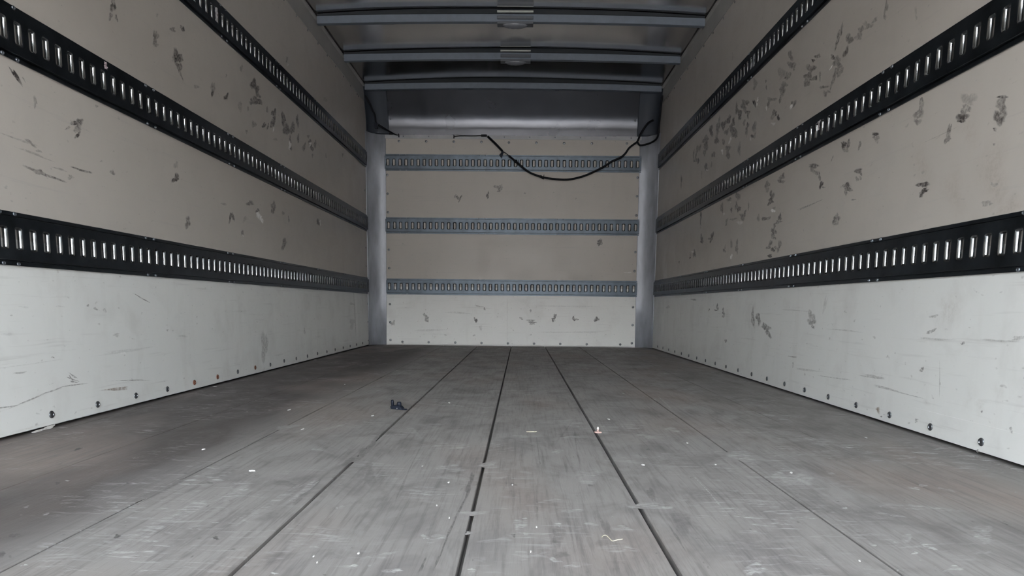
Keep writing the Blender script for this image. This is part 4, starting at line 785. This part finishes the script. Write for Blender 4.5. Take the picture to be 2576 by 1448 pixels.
NX0, NX1 = -1.048, 1.016
npn = thing('nose_panel', 'shiny curved metal panel between front wall and roof', 'panel', (0, D, 1.72))
bm = bmesh.new(); rows_ = []
zs = [1.746+0.345*k/26 for k in range(27)]; nxs = 40; rnd = random.Random(8)
for z in zs:
    rows_.append([bm.verts.new((NX0+(NX1-NX0)*i/nxs, nose_y(z)-D+0.0009*math.sin(3.1*i/4.0+z*9)*math.sin(i*0.37), z-1.72)) for i in range(nxs+1)])
for A, B in zip(rows_[:-1], rows_[1:]):
    for i in range(nxs): bm.faces.new((A[i], A[i+1], B[i+1], B[i])).smooth = True
obj('curved_sheet', bm, M_NOSE, npn)
bm = bmesh.new(); box(bm, NX0-0.03, NX1+0.035, -0.0045, 0.0, -0.003, 0.028)
obj('bottom_flange', bm, M_FLANGE, npn)
for x, z in ((-1.028, 1.866), (0.992, 1.868)):
    fasten('rivet', SCREW_S, npn, (x, nose_y(z)-D-0.0005, z-1.72), (0, -1, -0.2))
for k in (0, 1, 4, 5, 6, 7, 8, 9):
    fasten('rivet', RIV, npn, (-0.925+0.21*k, -0.0046, 0.014), (0, -1, 0))

def corner_gusset(side, label):
    X = XL if side < 0 else XR; s = -side; xe = NX0+0.004 if side < 0 else NX1-0.004
    wdt = abs(xe-X); bm = bmesh.new(); secs = []
    for j in range(19):
        z = 1.746+(2.094-1.746)*j/18; sec = []
        for k in range(15):
            a = PI/2*k/14; r = 0.118
            # plan: short quarter round from the side wall, then flat towards the nose panel
            if k < 9:
                a = PI/2*k/8; x = X+s*(0.004+r*(1-math.cos(a))); y = nose_y(z)-0.007-r*(1-math.sin(a))*0.8
            else:
                x = X+s*(0.004+r)+(xe-(X+s*(0.004+r)))*(k-8)/6; y = nose_y(z)-0.007
            sec.append(bm.verts.new((x, y, z)))
        secs.append(sec)
    for A, B in zip(secs[:-1], secs[1:]):
        for k in range(14): bm.faces.new((A[k], A[k+1], B[k+1], B[k])).smooth = True
    o = obj('corner_gusset', bm, M_CAP); sm = o.modifiers.new('thickness', 'SOLIDIFY'); sm.thickness = 0.003; sm.offset = 0
    return tag(o, label, 'gusset', 'dark gussets in the upper front corners')
corner_gusset(-1, 'dark metal gusset in the upper front left corner beside the shiny panel')
corner_gusset(1, 'dark metal gusset in the upper front right corner behind the looped cable')

# ------------------------------------------------------------------ roof bows and lamps
def roof_bow(y, label):
    t = thing('roof_bow', label, 'roof bow', (0, 0, 0), 'grey cross bows under the roof')
    bm = bmesh.new(); k = 28; secs = []
    for i in range(k+1):
        x = XL+0.014+(XR-XL-0.028)*i/k; u = (x-(XL+XR)/2)/1.2; zc = ZR-0.001+0.018*(1-u*u)
        prof = [(y, zc), (y, zc-0.041), (y+0.002, zc-0.043), (y+0.034, zc-0.043), (y+0.036, zc-0.041), (y+0.036, zc+0.002), (y+0.052, zc+0.002), (y+0.052, zc+0.004), (y+0.012, zc+0.006), (y+0.012, zc+0.004)]
        secs.append([bm.verts.new((x, a, b)) for a, b in prof])
    for A, B in zip(secs[:-1], secs[1:]):
        for q in range(len(A)): bm.faces.new((A[q], A[(q+1) % len(A)], B[(q+1) % len(A)], B[q]))
    bm.faces.new(secs[0]); bm.faces.new(secs[-1][::-1])
    obj('bow_channel', bm, M_BOW, t)
    bm = bmesh.new(); secs = []                                    # dark strip filling the gap between bow and roof skin
    for i in range(k+1):
        x = XL+0.014+(XR-XL-0.028)*i/k; u = (x-(XL+XR)/2)/1.2; zc = ZR-0.001+0.018*(1-u*u)
        zt = skin_z(x, y-0.001)-0.002
        secs.append([bm.verts.new((x, a, b)) for a, b in ((y+0.006, zc+0.0062), (y+0.05, zc+0.0062), (y+0.05, max(zt, zc+0.007)), (y+0.006, max(zt, zc+0.007)))])
    for A, B in zip(secs[:-1], secs[1:]):
        for q in range(4): bm.faces.new((A[q], A[(q+1) % 4], B[(q+1) % 4], B[q]))
    bm.faces.new(secs[0]); bm.faces.new(secs[-1][::-1])
    obj('gap_strip', bm, M_STRIP, t)
    return t
roof_bow(BOWS[0], 'grey roof bow nearest the viewer, carrying the nearer lamp')
roof_bow(BOWS[1], 'grey roof bow second from the front wall, carrying the farther lamp')
roof_bow(BOWS[2], 'plain grey roof bow just above the shiny curved panel, without lamp')
def dome_lamp(x, y, w_, label):
    t = thing('dome_lamp', label, 'ceiling lamp', (x, y, ZR+0.017), 'lamps on the roof bows')
    h = w_/2
    bm = bmesh.new(); box(bm, -h, h, -0.020, -0.0008, 0.006, 0.0075); box(bm, -h, h, -0.020, -0.018, 0.0075, 0.014)
    obj('gasket', bm, M_PALE, t)
    bm = bmesh.new(); box(bm, -h, h, -0.010, -0.0006, -0.030, -0.012); box(bm, -h, h, -0.010, 0.045, -0.058, -0.0435)
    bmesh.ops.bevel(bm, geom=list(bm.edges), offset=0.0012, segments=1, affect='EDGES')
    obj('housing', bm, M_HOUS, t)
    bm = bmesh.new(); bmesh.ops.create_uvsphere(bm, u_segments=28, v_segments=14, radius=1.0)
    for v in bm.verts: v.co = Vector((v.co.x*h*0.72, 0.012+v.co.y*0.030, -0.058+min(v.co.z, 0.05)*0.020))
    obj('lens', bm, M_LENS, t, True)
    return t
dome_lamp(0.013, BOWS[0], 0.220, 'grey dome lamp on the nearest roof bow')
dome_lamp(0.010, BOWS[1], 0.212, 'grey dome lamp with a pale gasket on the farther roof bow')

# ------------------------------------------------------------------ cables
cb = thing('hanging_cable', 'black cable sagging across the front wall to the right corner', 'cable', (0, 0, 0))
bm = bmesh.new(); tube(bm, CAB, 0.0092, 10); obj('wrapped_end', bm, M_BLACK, cb, True)
bm = bmesh.new(); tube(bm, CAB2, 0.0036, 8); obj('bare_wire', bm, M_BLACK, cb, True)
bm = bmesh.new(); tube(bm, catmull(CAB3, 6), 0.0080, 10); obj('cable', bm, M_BLACK, cb, True)
bm = bmesh.new(); tube(bm, catmull(CAB4, 6), 0.0075, 10); obj('cable_loop', bm, M_BLACK, cb, True)
bm = bmesh.new(); tube(bm, catmull(WIRE, 5), 0.0034, 8); obj('thin_wire', bm, M_BLACK, cb, True)
bm = bmesh.new()
a, b = Vector(CONN[0]), Vector(CONN[1]); box(bm, a.x, b.x, a.y-0.009, a.y+0.010, (a.z+b.z)/2-0.008, (a.z+b.z)/2+0.008)
bmesh.ops.bevel(bm, geom=list(bm.edges), offset=0.002, segments=2, affect='EDGES'); obj('connector', bm, M_BLACK, cb)
for a, b in ((TAIL[0], TAIL[1]), (TAIL[2], TAIL[3])):
    bm = bmesh.new(); tube(bm, [a, b], 0.0055, 6)
    for v in bm.verts: v.co.y = (v.co.y-5.887)*0.35+5.887
    obj('tape_tail', bm, M_NAVY, cb)
for p in (CAB3[4], CAB3[1]):
    bm = bmesh.new(); p = Vector(p); tube(bm, [p+Vector((-0.016, 0, 0.008)), p+Vector((0.016, 0, -0.012))], 0.0100, 10); tube(bm, [p+Vector((0.012, -0.004, 0.0)), p+Vector((0.016, -0.006, 0.018))], 0.0025, 6)
    obj('tape_wrap', bm, M_BLACK, cb)
bm = bmesh.new(); p = Vector(WIRE[0]); box(bm, p.x-0.004, p.x+0.003, p.y-0.006, p.y+0.0085, p.z-0.014, p.z+0.012); obj('clip', bm, M_BLACK, cb)
lc = thing('corner_cable', 'black cable running down the dark upper left corner', 'cable', (0, 0, 0))
bm = bmesh.new(); tube(bm, catmull(LC, 5), 0.0078, 10); obj('cable', bm, M_BLACK, lc, True)
bm = bmesh.new(); pts = catmull(LC2, 5); k = len(pts); tube(bm, pts, 0.006, 10, [0.0085*(1-0.75*(i/(k-1))**2) for i in range(k)]); obj('wire_tail', bm, M_BLACK, lc, True)
bm = bmesh.new(); p = Vector(LC[-1]); box(bm, p.x-0.014, p.x+0.014, p.y-0.012, p.y+0.014, p.z-0.026, p.z+0.022)
bmesh.ops.bevel(bm, geom=list(bm.edges), offset=0.004, segments=2, affect='EDGES'); obj('connector', bm, M_NAVY, lc)
bm = bmesh.new(); p = Vector(LC2[-1]); box(bm, p.x-0.003, p.x+0.004, p.y-0.005, p.y+0.0105, p.z-0.015, p.z+0.012); obj('clip', bm, M_BLACK, lc)

# ------------------------------------------------------------------ things lying on the floor
pc = thing('plastic_clip', 'dark navy plastic clip lying on the floor by a board seam', 'clip', (-0.339, 2.262, 0.0), None)
pc.rotation_euler = (0, 0, -0.42)
bm = bmesh.new()
prof = [(-0.022, 0.002), (-0.024, 0.010), (-0.010, 0.014), (0.012, 0.013), (0.020, 0.006), (0.021, 0.0005), (-0.018, 0.0005)]
a = [bm.verts.new((x, -0.009, z)) for x, z in prof]; b = [bm.verts.new((x, 0.010, z)) for x, z in prof]
for i in range(len(prof)): bm.faces.new((a[i], a[(i+1) % len(prof)], b[(i+1) % len(prof)], b[i]))
bm.faces.new(a); bm.faces.new(b[::-1]); bmesh.ops.bevel(bm, geom=list(bm.edges), offset=0.0012, segments=1, affect='EDGES')
obj('base', bm, M_NAVY, pc)
bm = bmesh.new(); lathe(bm, [(0.0048, 0.008), (0.0052, 0.024), (0.0042, 0.030), (0, 0.0315)], (-0.0185, 0, 0), (-0.08, 0, 1), 12); obj('post', bm, M_NAVY, pc, True)
bm = bmesh.new(); lathe(bm, [(0.0085, 0.010), (0.0072, 0.022), (0.0062, 0.0255), (0, 0.0262)], (0.0065, 0, 0), (0, 0, 1), 12); obj('post', bm, M_NAVY, pc, True)
bm = bmesh.new(); box(bm, 0.018, 0.034, -0.006, 0.005, 0.0003, 0.004); obj('tab', bm, M_NAVY, pc)
bm = bmesh.new(); lathe(bm, [(0.0014, 0), (0.0012, 0.002), (0, 0.0024)], (0.004, -0.0088, 0.005), (0, -1, 0), 8); obj('rivet', bm, M_WHITE, pc)

bt = thing('floor_plug', 'small pinkish plug with a white tip standing on a board seam', 'plug', (0.2865, 1.880, 0.0))
bm = bmesh.new(); lathe(bm, [(0.0105, 0.0003), (0.0110, 0.0016), (0.0085, 0.0032), (0.0045, 0.0036)], (0, 0, 0), (0, 0, 1), 18); obj('round_base', bm, M_PINK, bt, True)
bm = bmesh.new(); lathe(bm, [(0.0034, 0.0036), (0.0028, 0.006), (0.0026, 0.0092)], (0, 0, 0), (0, 0, 1), 14); obj('stem', bm, M_PINK, bt, True)
bm = bmesh.new(); lathe(bm, [(0.0024, 0.0092), (0.0030, 0.0112), (0.0024, 0.0142), (0.0014, 0.0164), (0, 0.0170)], (0, 0, 0), (0, 0, 1), 14); obj('tip', bm, M_TIP, bt, True)

rnd = random.Random(21)
bm = bmesh.new(); x = 0.0
for k in range(7):
    l = rnd.uniform(0.003, 0.006); z = rnd.uniform(-0.001, 0.001); ang = rnd.uniform(-0.3, 0.3)
    tube(bm, [(0.088+x, 1.8714+z, 0.0015), (0.088+x+l, 1.8714+z+ang*l, 0.0018+abs(z))], 0.0012, 6); x += l*0.9
tag(obj('straw_scrap', bm, M_STRAW), 'thin straw-coloured scrap lying crosswise on the middle floorboard', 'scrap')
bm = bmesh.new(); tube(bm, catmull([(x, y, 0.0011+0.0006*math.sin(i*1.4)) for i, (x, y) in enumerate(CURL)], 5), 0.0006, 6)
tag(obj('string_scrap', bm, M_STRAW), 'curled pale fibre lying on the near floor right of centre', 'string')

def chip(cx, cy, hx, hy, seed):
    rnd = random.Random(seed); bm = bmesh.new(); k = 7; h = 0.0014+0.0006*rnd.random()
    hx = max(hx*0.8, 0.0012); hy = max(hy*0.7, 0.0012)
    rad = [rnd.uniform(0.65, 1.1) for _ in range(k)]; rot = rnd.uniform(-0.3, 0.3)
    def P(i, s, z):
        a = 2*PI*i/k; x, y = math.cos(a)*hx*rad[i]*s, math.sin(a)*hy*rad[i]*s
        return (cx+x*math.cos(rot)-y*math.sin(rot), cy+x*math.sin(rot)+y*math.cos(rot), z)
    lo = [bm.verts.new(P(i, 1, 0.0006)) for i in range(k)]; hi = [bm.verts.new(P(i, 0.8, 0.0006+h*rnd.uniform(0.7, 1.3))) for i in range(k)]
    for i in range(k): bm.faces.new((lo[i], lo[(i+1) % k], hi[(i+1) % k], hi[i]))
    bm.faces.new(lo[::-1]); bm.faces.new(hi); return bm
own = {0: 'thin pale splinter right of the plug on the floor', 3: 'bent white paper scrap on the left floorboards', 4: 'longish pale shaving on the left floorboards below the paper scrap',
       20: 'white flake at the foot of the left wall, nearest the viewer', 21: 'white flake at the foot of the left wall, far from the viewer'}
for k, (cx, cy, hx, hy) in enumerate(CHIPS):
    o = obj('debris_chip', chip(cx, cy, hx, hy, 100+k), M_WHITE)
    if k in own: tag(o, own[k], 'scrap', None)
    else: tag(o, 'tiny pale chip lying loose on the grey floorboards', 'chip', 'tiny chips scattered on the floor')

# tape scraps caught in the tracks
def tape(X, s, y, z, hy, hz, seed, label, m):
    rnd = random.Random(seed); bm = bmesh.new(); nx_, nz_ = 4, 7; front = []; n0 = 0.0122
    for i in range(nz_):
        front.append([bm.verts.new((X+s*(n0+rnd.uniform(0.0004, 0.005)), y+hy*(2*j/(nx_-1)-1)*rnd.uniform(0.6, 1.1), z+hz*(2*i/(nz_-1)-1)+rnd.uniform(-0.002, 0.002))) for j in range(nx_)])
    for A, B in zip(front[:-1], front[1:]):
        for j in range(nx_-1): bm.faces.new((A[j], A[j+1], B[j+1], B[j]))
    o = obj('tape_scrap', bm, m); sm = o.modifiers.new('thickness', 'SOLIDIFY'); sm.thickness = 0.0006
    return tag(o, label, 'tape scrap', 'scraps caught in the tracks')
M_TAPE = plain('greyish_tape', (0.42, 0.41, 0.42), 0.5, 0.15)
tape(XR, -1, 2.669, 1.023, 0.010, 0.016, 1, 'crumpled whitish tape scrap on the middle track of the right wall', M_TAPE)
tape(XL, 1, 2.176, 1.056, 0.008, 0.010, 2, 'small pinkish scrap on the middle track of the left wall', plain('pink_grey_tape', (0.42, 0.35, 0.38), 0.5, 0.15))
tape(XL, 1, 2.985, 1.523, 0.011, 0.026, 3, 'grey tape scrap on the topmost track of the left wall', M_TAPE)
tape(XR, -1, 3.472, 1.520, 0.012, 0.026, 4, 'faint grey tape scrap on the topmost track of the right wall', plain('dull_grey_tape', (0.24, 0.25, 0.27), 0.5, 0.15))

# ------------------------------------------------------------------ the yard outside the rear doorway
bm = bmesh.new(); box(bm, -40, 40, -60, 12, -1.15, -1.05)
struct(obj('trim_3', bm, M_YARD), 'concrete yard outside the open rear doorway', 'ground')
# unseen building behind the viewer, added to block the low sky
bm = bmesh.new(); box(bm, -45, 45, -40, -26, -1.05, BLD)
struct(obj('trim_4', bm, M_YARD), 'long unseen building behind the viewer, added to block the low sky', 'building')
# rear door frame
bm = bmesh.new(); box(bm, XL-0.05, XR+0.05, YR-0.06, YR, HDR, 2.20); box(bm, XL-0.05, XL+0.02, YR-0.06, YR, -0.06, HDR); box(bm, XR-0.02, XR+0.05, YR-0.06, YR, -0.06, HDR)
struct(obj('trim_5', bm, M_OUT), 'rear door frame around the open doorway', 'frame')
# unseen panels under the roof by the doorway, added to dim reflections
bm = bmesh.new()
for k in range(5):
    y0 = YR+0.03+k*0.42; box(bm, XL+0.04, XR-0.04, y0, y0+0.412, 1.86, 1.885)
struct(obj('trim_6', bm, plain('dimming_panel', (0.20, 0.19, 0.175), 0.7)), 'unseen panels added under the roof to dim reflections', 'light blocker')
